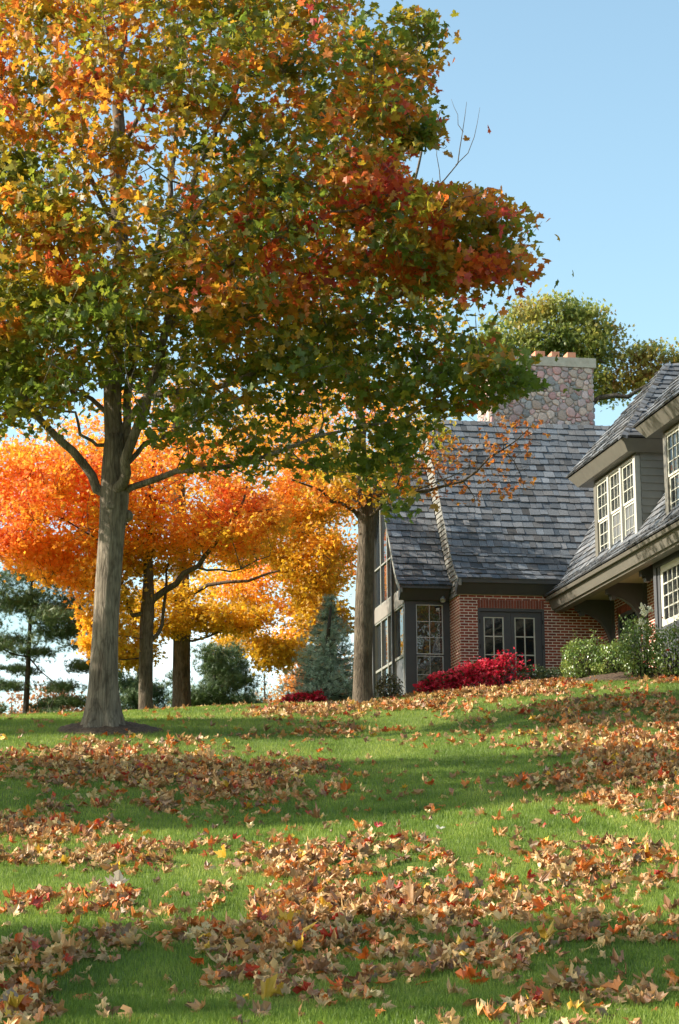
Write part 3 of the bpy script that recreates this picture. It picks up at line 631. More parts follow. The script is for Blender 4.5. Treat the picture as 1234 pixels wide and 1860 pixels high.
def leaves(name, pos, size, colr, mat, parent, T=STAR, F=STAR_T, tilt=(.9, .5), off=None, curl=.25, fold=.3):
    n = len(pos); m_ = euler_mats(rng.uniform(0, 6.283, n), rng.normal(tilt[0], tilt[1], n)*rng.choice([-1, 1], n), rng.normal(0, .35, n))
    V, FF = scatter(T, F, pos, size, m_, rng.normal(0, fold, n), rng.normal(-.1, curl, n))
    return raw_mesh(name, V, tri=FF, mat=mat, parent=parent, colr=np.repeat(colr, len(T), 0), off=off)
def cmix(cols, t):
    cols = np.array(cols, float); t = np.clip(t, 0, .9999)*(len(cols)-1); i = t.astype(int); f = (t-i)[:, None]; return cols[i]*(1-f)+cols[i+1]*f
def fbm(p, s, seed=0.):
    return np.array([mnoise.noise(Vector((float(a)*s+seed, float(b)*s, float(c)*s))) for a, b, c in p])
# tubes
class Wood:
    def __init__(s): s.V = []; s.F = []; s.n = 0; s.nodes = []; s.rad = []
    def tube(s, pts, rads, sides=8, wob=0, flare=None):
        pts = [Vector(p) for p in pts]; m_ = len(pts); t = (pts[1]-pts[0]).normalized(); ref = Vector((1, 0, 0)) if abs(t.x) < .9 else Vector((0, 1, 0)); u = t.cross(ref).normalized()
        base = s.n
        for i in range(m_):
            tt = (pts[min(i+1, m_-1)]-pts[max(i-1, 0)]).normalized(); u = (u-tt*u.dot(tt)).normalized(); v = tt.cross(u)
            for k in range(sides):
                a = 2*math.pi*k/sides; r_ = rads[i]
                if wob:
                    r_ *= 1+wob*mnoise.noise(Vector((math.cos(a)*1.3, math.sin(a)*1.3, pts[i].z*.9)))+wob*.4*mnoise.noise(Vector((math.cos(a)*4, math.sin(a)*4, pts[i].z*1.2)))
                if flare: r_ *= 1+flare(i, a)
                s.V.append(pts[i]+(u*math.cos(a)+v*math.sin(a))*r_)
        for i in range(m_-1):
            for k in range(sides):
                kk = (k+1) % sides; s.F.append([base+i*sides+k, base+i*sides+kk, base+(i+1)*sides+kk, base+(i+1)*sides+k])
        s.V.append(pts[-1]); top = base+m_*sides
        for k in range(sides): s.F.append([base+(m_-1)*sides+k, base+(m_-1)*sides+(k+1) % sides, top, top])
        s.n = top+1
    def limb(s, ctrl, r0, r1, sides=9, step=.35, wob=.06, jit=.03, reg=True, power=1.):
        C = [Vector(c) for c in ctrl]; out = []
        for i in range(len(C)-1):
            p0 = C[max(i-1, 0)]; p1 = C[i]; p2 = C[i+1]; p3 = C[min(i+2, len(C)-1)]; k = max(2, int((p2-p1).length/step))
            for j in range(k):
                t = j/k; out.append(.5*((2*p1)+(p2-p0)*t+(2*p0-5*p1+4*p2-p3)*t*t+(3*p1-p0-3*p2+p3)*t**3))
        out.append(C[-1]); n = len(out)
        if jit:
            for i in range(1, n-1): out[i] += Vector((random.gauss(0, jit), random.gauss(0, jit), random.gauss(0, jit)))
        rr = [r0+(r1-r0)*(i/(n-1))**power for i in range(n)]
        s.tube(out, rr, sides, wob)
        if reg:
            for p, q in zip(out[1:], rr[1:]): s.nodes.append(p.copy()); s.rad.append(q)
        return out
    def attach(s, target, rt=.006, rmax=.04, sag=.1, sides=5, reg=True, up=.6, minz=None):
        if getattr(s, 'cn', -1) != len(s.nodes): s.A = np.array([tuple(p) for p in s.nodes]); s.cn = len(s.nodes)
        A = s.A; t = Vector(target); d = A-np.array(tuple(t)); dist = np.linalg.norm(d, axis=1)
        cost = dist+np.maximum(0, d[:, 2])*up
        k = int(np.argmin(cost)); p = s.nodes[k]; L_ = (t-p).length
        if L_ < .05: return
        r0 = min(s.rad[k]*.75, rmax, .006+.012*L_); n = max(3, int(L_/.35)); pts = []
        side = Vector((random.gauss(0, .08), random.gauss(0, .08), random.gauss(0, .05)))*L_
        for i in range(n+1):
            x = i/n; q = p.lerp(t, x)+side*math.sin(math.pi*x)+Vector((0, 0, -sag*L_*math.sin(math.pi*x)))
            if 0 < i < n: q += Vector((random.gauss(0, .015), random.gauss(0, .015), random.gauss(0, .015)))
            pts.append(q)
        rr = [r0+(rt-r0)*i/n for i in range(n+1)]; s.tube(pts, rr, sides)
        if reg:
            for q, r_ in zip(pts[1:], rr[1:]): s.nodes.append(q); s.rad.append(r_)
        return pts
    def build(s, name, mat, parent, off):
        F = s.F; V = np.array([tuple(v) for v in s.V]); loops = []; sizes = []
        for f in F:
            if f[2] == f[3]: f = f[:3]
            loops += f; sizes.append(len(f))
        return raw_mesh(name, V, loops=loops, sizes=sizes, mat=mat, parent=parent, smooth=True, off=off)
def blob_pts(blobs, n, shell=.0):
    """points in a union of ellipsoids; blobs (centre, (rx,ry,rz), weight)"""
    wts = np.array([b[2] for b in blobs], float); wts /= wts.sum(); out = []
    for b, k in zip(blobs, rng.multinomial(n, wts)):
        d = rng.normal(size=(k, 3)); d /= np.linalg.norm(d, axis=1)[:, None]; r_ = rng.uniform(shell, 1, k)**(1/2.2)
        out.append(np.array(tuple(b[0]))+d*r_[:, None]*np.array(b[1]))
    return np.concatenate(out)
def grow(wood, blobs, n1, n2, per, spread, flat=.5, rmax1=.05, keep=None, sides=5, shell=.25, up=.6):
    """secondary then tertiary twigs, then leaf positions clustered round the twigs"""
    A = blob_pts(blobs, n1, .3)
    if keep is not None: A = A[keep(A)]
    A = A[np.argsort([min((Vector(a)-q).length for q in wood.nodes[::6]) for a in A])]
    for a in A: wood.attach(a, .008, rmax1, .06, sides, up=up)
    B = blob_pts(blobs, n2, shell)
    if keep is not None: B = B[keep(B)]
    out = []
    nodes0 = list(wood.nodes); rad0 = list(wood.rad)
    for b in B:
        wood.nodes = nodes0; wood.rad = rad0
        pts = wood.attach(b, .003, .012, .05, 4, reg=False, up=up)
        if not pts: continue
        k = rng.poisson(per); L_ = len(pts)
        idx = rng.integers(max(1, L_//3), L_, k) if L_ > 2 else np.full(k, L_-1)
        base = np.array([tuple(pts[i]) for i in idx]).reshape(-1, 3); o = rng.normal(size=(k, 3))*np.array([spread, spread, spread*flat]); out.append(base+o)
    return np.concatenate(out)
print('house done')

# ---------------------------------------------------------------- trees
def pxy(A):
    A = np.asarray(A); dep = A[:, 1]*cp_+A[:, 2]*sp_
    return 617+FPX*A[:, 0]/dep, 930-FPX*(A[:, 2]*cp_-A[:, 1]*sp_)/dep
def tree_root(name, x, y, label, cat='tree', group=None):
    return tag(empty(name, (x, y, g1(x, y))), label, cat, group)
def make_trunk(wd, base, path, rads, sides=26, wob=.07, flare=.5, fh=.6, lobes=5):
    """trunk: dense ctrl points, root flare"""
    C = [Vector(p) for p in path]; out = []; rr = []
    for i in range(len(C)-1):
        p0 = C[max(i-1, 0)]; p1 = C[i]; p2 = C[i+1]; p3 = C[min(i+2, len(C)-1)]; k = max(2, int((p2-p1).length/.12))
        for j in range(k):
            t = j/k; out.append(.5*((2*p1)+(p2-p0)*t+(2*p0-5*p1+4*p2-p3)*t*t+(3*p1-p0-3*p2+p3)*t**3)); rr.append(rads[i]+(rads[i+1]-rads[i])*t)
    out.append(C[-1]); rr.append(rads[-1]); z0 = out[0].z
    fl = lambda i, a: flare*math.exp(-max(0, out[i].z-z0)/fh*1.8)*(.75+.45*math.sin(lobes*a+1.3)+.2*math.sin(3*a))
    wd.tube(out, rr, sides, wob, fl)
    for p, q in zip(out[4::3], rr[4::3]):
        if p.z > z0+min(2.2, (out[-1].z-z0)*.35): wd.nodes.append(p.copy()); wd.rad.append(q)
    return out
GREEN = [(.035, .075, .012), (.06, .11, .012), (.10, .15, .015)]
AUT = [(.115, .155, .018), (.17, .185, .018), (.26, .205, .018), (.34, .22, .018), (.48, .20, .02), (.56, .14, .022), (.52, .085, .035), (.40, .055, .045)]
AUTL = [(.115, .155, .018), (.17, .19, .018), (.28, .23, .02), (.42, .28, .022), (.52, .22, .02), (.50, .13, .014), (.40, .055, .014)]
# --- main maple
bx, by_ = P(184, 1308, 33).x, 33.; Rm = tree_root('maple_tree', bx, by_, 'large maple with thick grey trunk and green to red autumn crown in a mulch ring'); off = Rm.location.copy(); z0 = off.z
wd = Wood()
make_trunk(wd, None, [(bx, 33, z0-.25), tuple(P(188, 1250, 33)), tuple(P(192, 1150, 33)), tuple(P(198, 1040, 33)), tuple(P(204, 960, 33)), tuple(P(208, 905, 33)), tuple(P(208, 850, 33)), tuple(P(208, 790, 33))],
           [.27, .225, .205, .195, .20, .225, .20, .15], sides=30, wob=.10, flare=1.05)
wd.limb([P(207, 800, 33), P(207, 700, 33.1), P(210, 600, 33.1), P(215, 500, 33.2), P(214, 400, 33.1), P(213, 300, 33), P(217, 150, 33), P(225, -50, 33), P(225, -300, 33)], .15, .03, 12)
wd.limb([P(205, 905, 33), P(180, 885, 33), P(148, 840, 32.9), P(110, 800, 32.7), P(70, 760, 32.4), P(30, 700, 32), P(-30, 640, 31.7), P(-120, 560, 31.5), P(-230, 470, 31.5)], .085, .02, 10)
wd.limb([P(210, 900, 32.9), P(222, 880, 32.8), P(232, 830, 32.6), P(262, 730, 32.3), P(290, 660, 32.1), P(302, 600, 32), P(322, 520, 31.8), P(338, 420, 31.7), P(348, 340, 31.6), P(400, 230, 31.5), P(440, 130, 31.4), P(470, 0, 31.4)], .095, .02, 10)
wd.limb([P(225, 860, 33), P(229, 800, 33), P(236, 720, 33.2), P(246, 640, 33.5), P(266, 560, 33.7), P(282, 480, 34), P(302, 390, 34.2), P(312, 310, 34.4), P(330, 150, 34.6), P(350, -60, 34.8)], .075, .02, 9)
wd.limb([P(215, 905, 33), P(240, 885, 32.9), P(290, 864, 32.6), P(350, 850, 32.2), P(420, 843, 31.8), P(480, 832, 31.4), P(580, 795, 31), P(680, 770, 30.7), P(770, 740, 30.5)], .062, .012, 9)
wd.limb([P(215, 865, 33), P(235, 838, 33), P(270, 806, 33.2), P(312, 790, 33.5), P(370, 760, 33.8), P(430, 735, 34), P(520, 700, 34.5), P(600, 660, 35)], .05, .012, 8)
wd.limb([P(212, 800, 33), P(240, 745, 33), P(285, 716, 32.7), P(350, 710, 32.3), P(425, 693, 31.9), P(530, 640, 31.5), P(640, 590, 31), P(760, 520, 30.7), P(880, 470, 30.5)], .062, .012, 8)
wd.limb([P(205, 812, 33), P(178, 806, 33), P(150, 790, 33), P(133, 750, 33.1), P(105, 742, 33.2), P(60, 735, 33.6)], .035, .012, 7)
wd.limb([P(206, 765, 33), P(170, 725, 33.3), P(138, 712, 33.8), P(60, 660, 34.5), P(-40, 600, 35)], .045, .012, 7)
wd.limb([P(212, 560, 33), P(180, 480, 33.5), P(110, 400, 34), P(10, 300, 34.3), P(-120, 180, 34.5)], .055, .012, 7)
wd.limb([P(300, 600, 32), P(350, 540, 32), P(450, 440, 31.8), P(550, 330, 31.6), P(640, 220, 31.5), P(720, 120, 31.4), P(780, 60, 31.3)], .05, .01, 7)
wd.limb([P(322, 520, 31.8), P(420, 480, 31), P(520, 420, 30.5), P(640, 380, 30), P(760, 350, 29.8), P(860, 380, 29.7)], .045, .01, 7)
wd.limb([P(213, 380, 33), P(240, 250, 32.5), P(290, 120, 32), P(330, -20, 31.6)], .05, .01, 7)
wd.limb([P(214, 420, 33), P(150, 300, 32.3), P(90, 150, 31.6), P(40, 0, 31)], .05, .01, 7)
wd.limb([P(282, 480, 34), P(380, 360, 35), P(480, 240, 35.8), P(580, 120, 36.2), P(660, 20, 36.3)], .045, .01, 7)
def kn(px, py, y0, r_):  # branch knots and collars on the trunk
    p = P(px, py, y0); ring = [p+Vector((0, .10, 0)), p+Vector((0, .03, 0)), p, p+Vector((0, .02, 0))]; wd.tube(ring, [r_*1.25, r_, r_*.7, r_*.35], 12, .12)
kn(201, 918, 32.77, .075); kn(229, 935, 32.95, .085)
def blobs(lst): return [(P(*c), r_, w_) for c, r_, w_ in lst]
MAINB = blobs([((190, 260, 33), (5.6, 3.7, 4.6), 60), ((640, 500, 31.4), (3.1, 2.4, 2.0), 13), ((560, 740, 31.3), (2.6, 1.7, 1.15), 6), ((300, 640, 31.5), (3.2, 2.6, 1.8), 8.5),
               ((-60, 560, 32.5), (2.6, 3.2, 1.9), 12), ((760, 160, 31.6), (.9, 1.3, 1.3), 4.5), ((850, 440, 30.2), (1.5, 1.4, .75), 3.0), ((760, 400, 30.8), (1.3, 1.5, 1.1), 4), ((300, 250, 29.8), (3.6, 1.6, 3.2), 12), ((900, 700, 30.6), (1.0, 1.0, .42), 3.5), ((735, 870, 31), (.6, .8, .75), 1.6)])
RL = ([-400, -200, 0, 18, 40, 270, 290, 325, 345, 400, 500, 540, 600, 650, 710, 745, 765, 860, 960, 980], [520, 640, 680, 800, 825, 820, 735, 745, 885, 1005, 990, 945, 900, 985, 1005, 890, 815, 780, 765, 700])
BL = ([-400, -150, 0, 90, 130, 200, 260, 340, 420, 500, 600, 690, 700, 765, 800, 1000], [700, 790, 830, 820, 750, 735, 800, 860, 880, 895, 880, 890, 960, 970, 870, 770])
def keep_main(A):
    px, py = pxy(A); n_ = fbm(A, 1.1, 5.)*55+fbm(A, 3.3, 1.)*30
    return (px < np.interp(py, *RL)-12+n_*.8) & (py < np.interp(px, *BL)-10+n_)
pos = grow(wd, MAINB, 400, 2900, 21, .26, .22, .04, keep_main, shell=.3)
px, py = pxy(pos); pos = pos[(keep_main(pos)|(rng.uniform(size=len(pos)) < .06)) & ~((px > 130) & (px < 450) & (py > 590) & (rng.uniform(size=len(pos)) < .36)) & ~((px > 180) & (px < 460) & (py > 300) & (py <= 590) & (rng.uniform(size=len(pos)) < .28)) & ~((px > 430) & (py > 560) & (rng.uniform(size=len(pos)) < .25))]
wd.build('trunk', M['bark'], Rm, off)
px, py = pxy(pos); cl = fbm(pos, .75, 3.); c2 = fbm(pos, 1.9, 9.)
s_ = .29+cl*.55+c2*.7+rng.normal(0, .09, len(pos))
s_ += np.where(py > 560, -.16*np.clip((py-560)/120, 0, 1), 0)+.17*np.clip((px-400)/400, 0, 1)*np.clip((690-py)/150, 0, 1)+.30*np.clip((420-px)/300, 0, 1)*np.clip((430-py)/250, 0, 1)
s_ += -.2*((px > 660) & (px < 800) & (py < 190))
left = .6*np.clip((560-px)/300, 0, 1)
colr = cmix(AUT, s_)*(1-left[:, None])+cmix(AUTL, s_*.85)*left[:, None]
colr *= rng.uniform(.8, 1.25, len(pos))[:, None]
leaves('crown', pos, rng.uniform(.09, .165, len(pos)), colr, M['leaf'], Rm, off=off)
print('main leaves', len(pos))
# --- second maple in front of the sunroom
p0 = P(660, 1283, 41); R2 = tree_root('maple_tree', p0.x, 41, 'brown barked maple with thinning yellow leaves close in front of the sunroom'); off = R2.location.copy()
wd = Wood()
make_trunk(wd, None, [(p0.x, 41, off.z-.2), tuple(P(660, 1200, 41)), tuple(P(662, 1080, 41)), tuple(P(665, 980, 41)), tuple(P(664, 930, 41)), tuple(P(657, 860, 41)), tuple(P(655, 790, 41))], [.205, .178, .165, .16, .165, .12, .1], 22, .12, .22)
wd.limb([P(655, 800, 41), P(660, 700, 41), P(680, 560, 41), P(720, 420, 41), P(760, 300, 41), P(800, 200, 41)], .1, .01, 8)
wd.limb([P(660, 945, 41), P(640, 925, 40.9), P(600, 905, 40.7), P(570, 885, 40.5), P(530, 870, 40.2)], .05, .012, 8)
wd.limb([P(660, 925, 41), P(640, 900, 41), P(615, 880, 41), P(590, 850, 41)], .045, .012, 7)
wd.limb([P(665, 940, 41), P(682, 930, 40.7), P(700, 905, 40.4), P(720, 875, 40.2), P(745, 855, 40), P(790, 850, 39.8)], .04, .01, 7)
wd.limb([P(668, 900, 41), P(720, 898, 40.8), P(780, 885, 40.6), P(840, 870, 40.5), P(890, 830, 40.4), P(940, 800, 40.3), P(980, 765, 40.2)], .045, .005, 7)
wd.limb([P(720, 898, 40.8), P(790, 880, 40), P(860, 850, 39.6), P(920, 860, 39.4)], .02, .005, 5)
wd.limb([P(660, 700, 41), P(600, 600, 41.5), P(540, 500, 42)], .06, .01, 7)
wd.limb([P(720, 420, 41), P(780, 350, 41), P(828, 300, 41), P(842, 240, 41), P(848, 185, 41)], .02, .004, 5)
wd.limb([P(828, 300, 41), P(862, 250, 40.8), P(872, 195, 40.7)], .01, .003, 5, reg=False)
wd.limb([P(800, 330, 41), P(797, 280, 40.8), P(793, 235, 40.7)], .01, .003, 5, reg=False)
wd.limb([P(842, 240, 41), P(826, 210, 41), P(820, 180, 41)], .008, .003, 5, reg=False)
TW = blobs([((850, 860, 40.3), (1.5, 1.0, .7), 10), ((930, 790, 40.2), (.75, .5, .45), 3), ((770, 830, 40.2), (.8, .8, .6), 4)])
A = blob_pts(TW, 220, .1)
for a in A: wd.attach(a, .0035, .016, -.03, 4, up=.2)
tw = []
for a in blob_pts(TW, 340, .1):
    q = wd.attach(a, .002, .006, -.05, 3, reg=False, up=.2)
    if q and random.random() < .85: tw += [tuple(q[-1]), tuple(q[len(q)//2])]
tw = np.array(tw)
C2 = blobs([((700, 640, 41.3), (2.2, 2.2, 3.0), 10), ((640, 860, 40.8), (1.1, 1.4, .7), 4)])
pos = grow(wd, C2, 60, 330, 14, .2, .6, .03, lambda A: (pxy(A)[0] < 840), shell=.2)
wd.build('trunk', M['bark2'], R2, off)
n1 = len(pos); s_ = .42+fbm(pos, .9, 7.)*.5; colr = np.concatenate([cmix(AUTL, s_)*1.1, cmix([(.3, .13, .02), (.45, .2, .03), (.5, .14, .02), (.25, .09, .03)], rng.uniform(0, 1, len(tw)))])
leaves('crown', np.concatenate([pos, tw]), np.concatenate([rng.uniform(.07, .11, n1), rng.uniform(.06, .11, len(tw))]), colr, M['leaf'], R2, off=off)

# --- orange maples behind
ORG = [(.52, .32, .02), (.66, .36, .025), (.72, .33, .03), (.74, .27, .04), (.70, .20, .045), (.58, .11, .04)]
def orange_tree(root, wd, bl, n1, n2, per, size, keep=None, bias=0., spread=.16, barkm='bark2'):
    off = root.location.copy(); pos = grow(wd, bl, n1, n2, per, spread, .5, .035, keep, shell=.2)
    if keep is not None: pos = pos[keep(pos)|(rng.uniform(size=len(pos)) < .3)]
    wd.build('trunk', M[barkm], root, off)
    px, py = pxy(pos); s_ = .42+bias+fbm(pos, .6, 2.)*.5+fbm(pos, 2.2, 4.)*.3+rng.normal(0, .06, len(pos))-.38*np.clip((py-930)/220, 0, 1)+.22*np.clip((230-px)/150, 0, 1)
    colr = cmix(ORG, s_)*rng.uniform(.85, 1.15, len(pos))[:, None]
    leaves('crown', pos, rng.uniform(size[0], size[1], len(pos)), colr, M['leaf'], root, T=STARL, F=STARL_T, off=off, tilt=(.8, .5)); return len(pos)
p0 = P(265, 1303, 45); Rs = tree_root('maple_tree', p0.x, 45, 'slim maple with forking trunk and bright orange leaves just right of the big grey trunk'); off = Rs.location
wd = Wood()
make_trunk(wd, None, [(p0.x, 45, off.z-.2), tuple(P(265, 1240, 45)), tuple(P(266, 1170, 45)), tuple(P(268, 1110, 45)), tuple(P(270, 1060, 45))], [.155, .145, .14, .145, .11], 16, .1, .15)
wd.limb([P(269, 1080, 45), P(268, 1000, 45), P(274, 900, 45), P(280, 800, 45), P(285, 740, 45)], .12, .02, 8)
wd.limb([P(266, 1115, 45), P(245, 1118, 44.9), P(230, 1095, 44.7), P(222, 1060, 44.5), P(200, 1000, 44.3), P(150, 960, 44.1), P(80, 930, 44)], .06, .01, 7)
wd.limb([P(270, 1100, 45), P(285, 1085, 45), P(320, 1055, 44.9), P(355, 1030, 44.8), P(390, 985, 44.6), P(430, 935, 44.5), P(450, 880, 44.4)], .095, .02, 8)
wd.limb([P(272, 1165, 45), P(286, 1150, 45), P(298, 1110, 45.1), P(302, 1060, 45.2), P(308, 1020, 45.3)], .05, .02, 7)
wd.limb([P(355, 1030, 44.8), P(400, 1040, 44.5), P(440, 1030, 44.3), P(490, 1010, 44)], .03, .01, 6)
wd.limb([P(268, 1000, 45), P(200, 920, 45.5), P(120, 860, 46), P(40, 820, 46.3)], .06, .01, 6)
bl = blobs([((100, 930, 45), (2.6, 2.2, 1.35), 20), ((60, 860, 45.5), (2.4, 2.4, .9), 9), ((190, 1060, 44.8), (.75, 1.0, 1.1), 4), ((300, 900, 45.3), (2.3, 2.0, 1.6), 12), ((430, 950, 44.8), (1.2, 1.3, .7), 5), ((185, 1160, 44.8), (.45, .5, .6), 2.2), ((50, 1010, 45), (1.0, 1.2, .5), 4), ((120, 1060, 45), (.7, .8, .35), 2), ((280, 1010, 45.5), (1.0, 1.2, .5), 2)])
BO = ([-400, 0, 60, 130, 145, 225, 235, 260, 330, 420, 520, 640], [1000, 1010, 1040, 1090, 1205, 1215, 1090, 1060, 1080, 1070, 1040, 1000])
keepS = lambda A: pxy(A)[1] < np.interp(pxy(A)[0], *BO)+fbm(A, 1.2, 8.)*50
na = orange_tree(Rs, wd, bl, 150, 1700, 24, (.07, .115), keepS, -.04)
p0 = P(330, 1306, 50); Rt = tree_root('maple_tree', p0.x, 50, 'brown trunked maple with golden yellow drooping leaves behind the slim forked maple'); off = Rt.location
wd = Wood()
make_trunk(wd, None, [(p0.x, 50, off.z-.2), tuple(P(330, 1200, 50)), tuple(P(331, 1100, 50)), tuple(P(328, 1000, 50)), tuple(P(325, 900, 50))], [.215, .2, .195, .19, .16], 18, .1, .12)
wd.limb([P(325, 910, 50), P(322, 820, 50), P(320, 740, 50), P(330, 640, 50)], .16, .03, 8)
wd.limb([P(330, 1060, 50), P(350, 1010, 49.8), P(372, 960, 49.5), P(395, 900, 49.3), P(430, 840, 49.1)], .1, .02, 7)
wd.limb([P(330, 1090, 50), P(380, 1060, 49.6), P(450, 1055, 49.2), P(520, 1035, 48.8), P(580, 1050, 48.4)], .06, .01, 6)
wd.limb([P(331, 1150, 50), P(350, 1165, 49.5), P(400, 1150, 49.1), P(440, 1140, 48.8)], .04, .01, 6)
wd.limb([P(325, 880, 50), P(420, 800, 50), P(520, 780, 50.2), P(600, 800, 50.3)], .07, .01, 6)
wd.limb([P(331, 1120, 50), P(290, 1140, 50), P(250, 1150, 50)], .04, .01, 6)
bl = blobs([((350, 800, 50), (3.4, 2.6, 1.6), 12), ((440, 970, 49.6), (2.0, 1.8, .75), 8), ((300, 1110, 49.5), (1.1, 1.2, .7), 6), ((420, 1120, 49), (1.1, 1.0, .32), 5), ((480, 1185, 48.8), (1.1, .8, .35), 5), ((590, 1120, 49), (.8, .8, .45), 3), ((240, 1170, 50), (.5, .5, .4), 2), ((570, 1020, 49), (1.0, 1.2, 1.0), 7), ((580, 900, 49.5), (1.1, 1.4, .7), 5), ((250, 1190, 50), (.4, .5, .3), 1.5)])
keepT = lambda A: ~((np.abs(pxy(A)[0]-430) < 70) & (np.abs(pxy(A)[1]-1075) < 22)) & ~((np.abs(pxy(A)[0]-400) < 60) & (pxy(A)[1] > 1160) & (pxy(A)[1] < 1215))
nb = orange_tree(Rt, wd, bl, 150, 1400, 24, (.07, .115), keepT, -.16)
x0, y0 = P(600, 1290, 62).x, 62.; Ru = tree_root('maple_tree', x0, y0, 'orange maple far behind the blue spruce, left of the sunroom'); off = Ru.location
wd = Wood(); make_trunk(wd, None, [(x0, y0, off.z-.2), (x0, y0, off.z+2.5), (x0-.1, y0, off.z+4.5)], [.22, .18, .13], 12, .1, .1)
wd.limb([(x0-.1, y0, off.z+4.3), (x0-.3, y0, off.z+7), (x0, y0, off.z+10)], .12, .02)
wd.limb([(x0-.1, y0, off.z+3), (x0-1.5, y0-.3, off.z+4.5), (x0-3, y0, off.z+5.5)], .07, .02); wd.limb([(x0, y0, off.z+3.5), (x0+1, y0, off.z+5), (x0+2, y0, off.z+6)], .07, .02)
bl = blobs([((590, 950, 62), (2.6, 2.2, 2.2), 10), ((640, 800, 62), (2.6, 2.4, 2.2), 9), ((560, 1130, 61.5), (.9, .9, .6), 1.6), ((500, 860, 62), (2.4, 2, 2.0), 6), ((500, 1060, 62.5), (1.8, 1.4, 1.0), 6), ((465, 1170, 62.5), (1.3, 1.2, .6), 3), ((420, 1070, 63.5), (1.2, 1.2, .8), 3)])
nc = orange_tree(Ru, wd, bl, 90, 900, 28, (.08, .12), None, .05, .22)
print('orange leaves', na, nb, nc)
# --- trees left of the frame whose shade falls over the lawn
for (sx_, sy_, h_, lab) in ((-9.5, 25.3, .6, 'maple standing left of the frame shading the middle of the lawn'), (-7.0, 13.2, .42, 'maple standing left of the frame shading the nearest grass'), (-14.5, 33.8, .62, 'maple standing left of the frame shading the big grey trunk'), (16.5, 17.5, 1.3, 'maple standing right of the frame, mirrored in the sunroom window')):
    r_ = Rm.copy(); col.objects.link(r_); r_.location = (sx_, sy_, g1(sx_, sy_)); r_.rotation_euler.z = sx_*2.1; r_.scale = (h_,)*3
    tag(r_, lab, 'tree', 'maples standing outside the frame')
    for chd in Rm.children: c_ = chd.copy(); col.objects.link(c_); c_.parent = r_
# --- oak behind the house
x0, y0 = P(960, 760, 66).x, 66.; Ro = tree_root('oak_tree', x0, y0, 'green and russet oak rising behind the stone chimney'); off = Ro.location
wd = Wood(); ztop = P(960, 760, 66).z
make_trunk(wd, None, [(x0, y0, off.z-.3), (x0, y0, off.z+3), (x0, y0, ztop)], [.4, .33, .28], 14, .1, .15)
wd.limb([P(960, 760, 66), P(975, 690, 66), P(1000, 620, 66), P(1040, 570, 66)], .22, .03); wd.limb([P(960, 760, 66), P(930, 680, 66), P(900, 620, 66)], .15, .03)
wd.limb([P(965, 770, 66), P(1040, 762, 65.5), P(1090, 722, 65), P(1140, 722, 64.8), P(1175, 700, 64.6), P(1215, 690, 64.5)], .14, .03); wd.limb([P(1000, 620, 66), P(1060, 640, 65.5), P(1100, 660, 65)], .1, .02)
bl = blobs([((x, y, 65.6), (rr, rr, rr*.62), rr*rr) for x, y, rr in ((925, 600, .75), (965, 568, .75), (1015, 560, .8), (1060, 578, .75), (1100, 605, .6), (1055, 625, .9), (1000, 610, .9), (940, 640, .9), (1095, 650, .7), (1085, 695, .75), (1108, 720, .45), (890, 640, .8), (900, 700, .9), (960, 690, 1.0), (1040, 680, .8), (1150, 650, .55), (1180, 640, .6), (1203, 665, .5), (1150, 690, .55), (1190, 690, .4), (1240, 652, .4))])
pos = grow(wd, bl, 150, 760, 22, .26, .4, .04, None, shell=.2); wd.build('trunk', M['bark3'], Ro, off)
px, py = pxy(pos); s_ = .25+fbm(pos, .7, 12.)*.5+.35*(px > 1115)+rng.normal(0, .12, len(pos))+.12*(py < 600)
colr = cmix([(.13, .17, .035), (.22, .25, .05), (.33, .30, .07), (.28, .17, .03), (.24, .09, .025)], s_)*rng.uniform(.8, 1.2, len(pos))[:, None]
leaves('crown', pos, rng.uniform(.13, .2, len(pos)), colr, M['leaf'], Ro, T=LOBE, F=LOBE_T, off=off)

# --- conifers: tufts of needles
def tuft_tmpl(n=18, ln=1.0, wd_=.035, cone_=1.0):
    V = []; F = []
    for k in range(n):
        a = rng.uniform(0, 6.283); el = rng.uniform(-.2, 1.2)*cone_; d = np.array([math.cos(a)*math.cos(el), math.sin(a)*math.cos(el), math.sin(el)]); s = np.array([-math.sin(a), math.cos(a), 0])*wd_
        i = len(V); V += [-s, s, d*ln*rng.uniform(.7, 1)]; F.append([i, i+1, i+2])
    return np.array(V), np.array(F)
TUFT, TUFT_F = tuft_tmpl()
def conifer(root, wd, pos, size, cols, seed):
    off = root.location.copy(); n = len(pos)
    t = np.clip(.5+fbm(pos, 1.5, seed)*.8+rng.normal(0, .2, n), 0, 1); colr = cmix(cols, t)
    m_ = euler_mats(rng.uniform(0, 6.283, n), rng.normal(0, .7, n), rng.normal(0, .7, n)); V, F = scatter(TUFT, TUFT_F, pos, rng.uniform(size[0], size[1], n), m_)
    raw_mesh('foliage', V, tri=F, mat=M['needle'], parent=root, colr=np.repeat(colr, len(TUFT), 0), off=off)
    wd.build('trunk', M['bark3'], root, off)
PINEC = [(.045, .08, .03), (.085, .135, .045), (.15, .20, .07)]
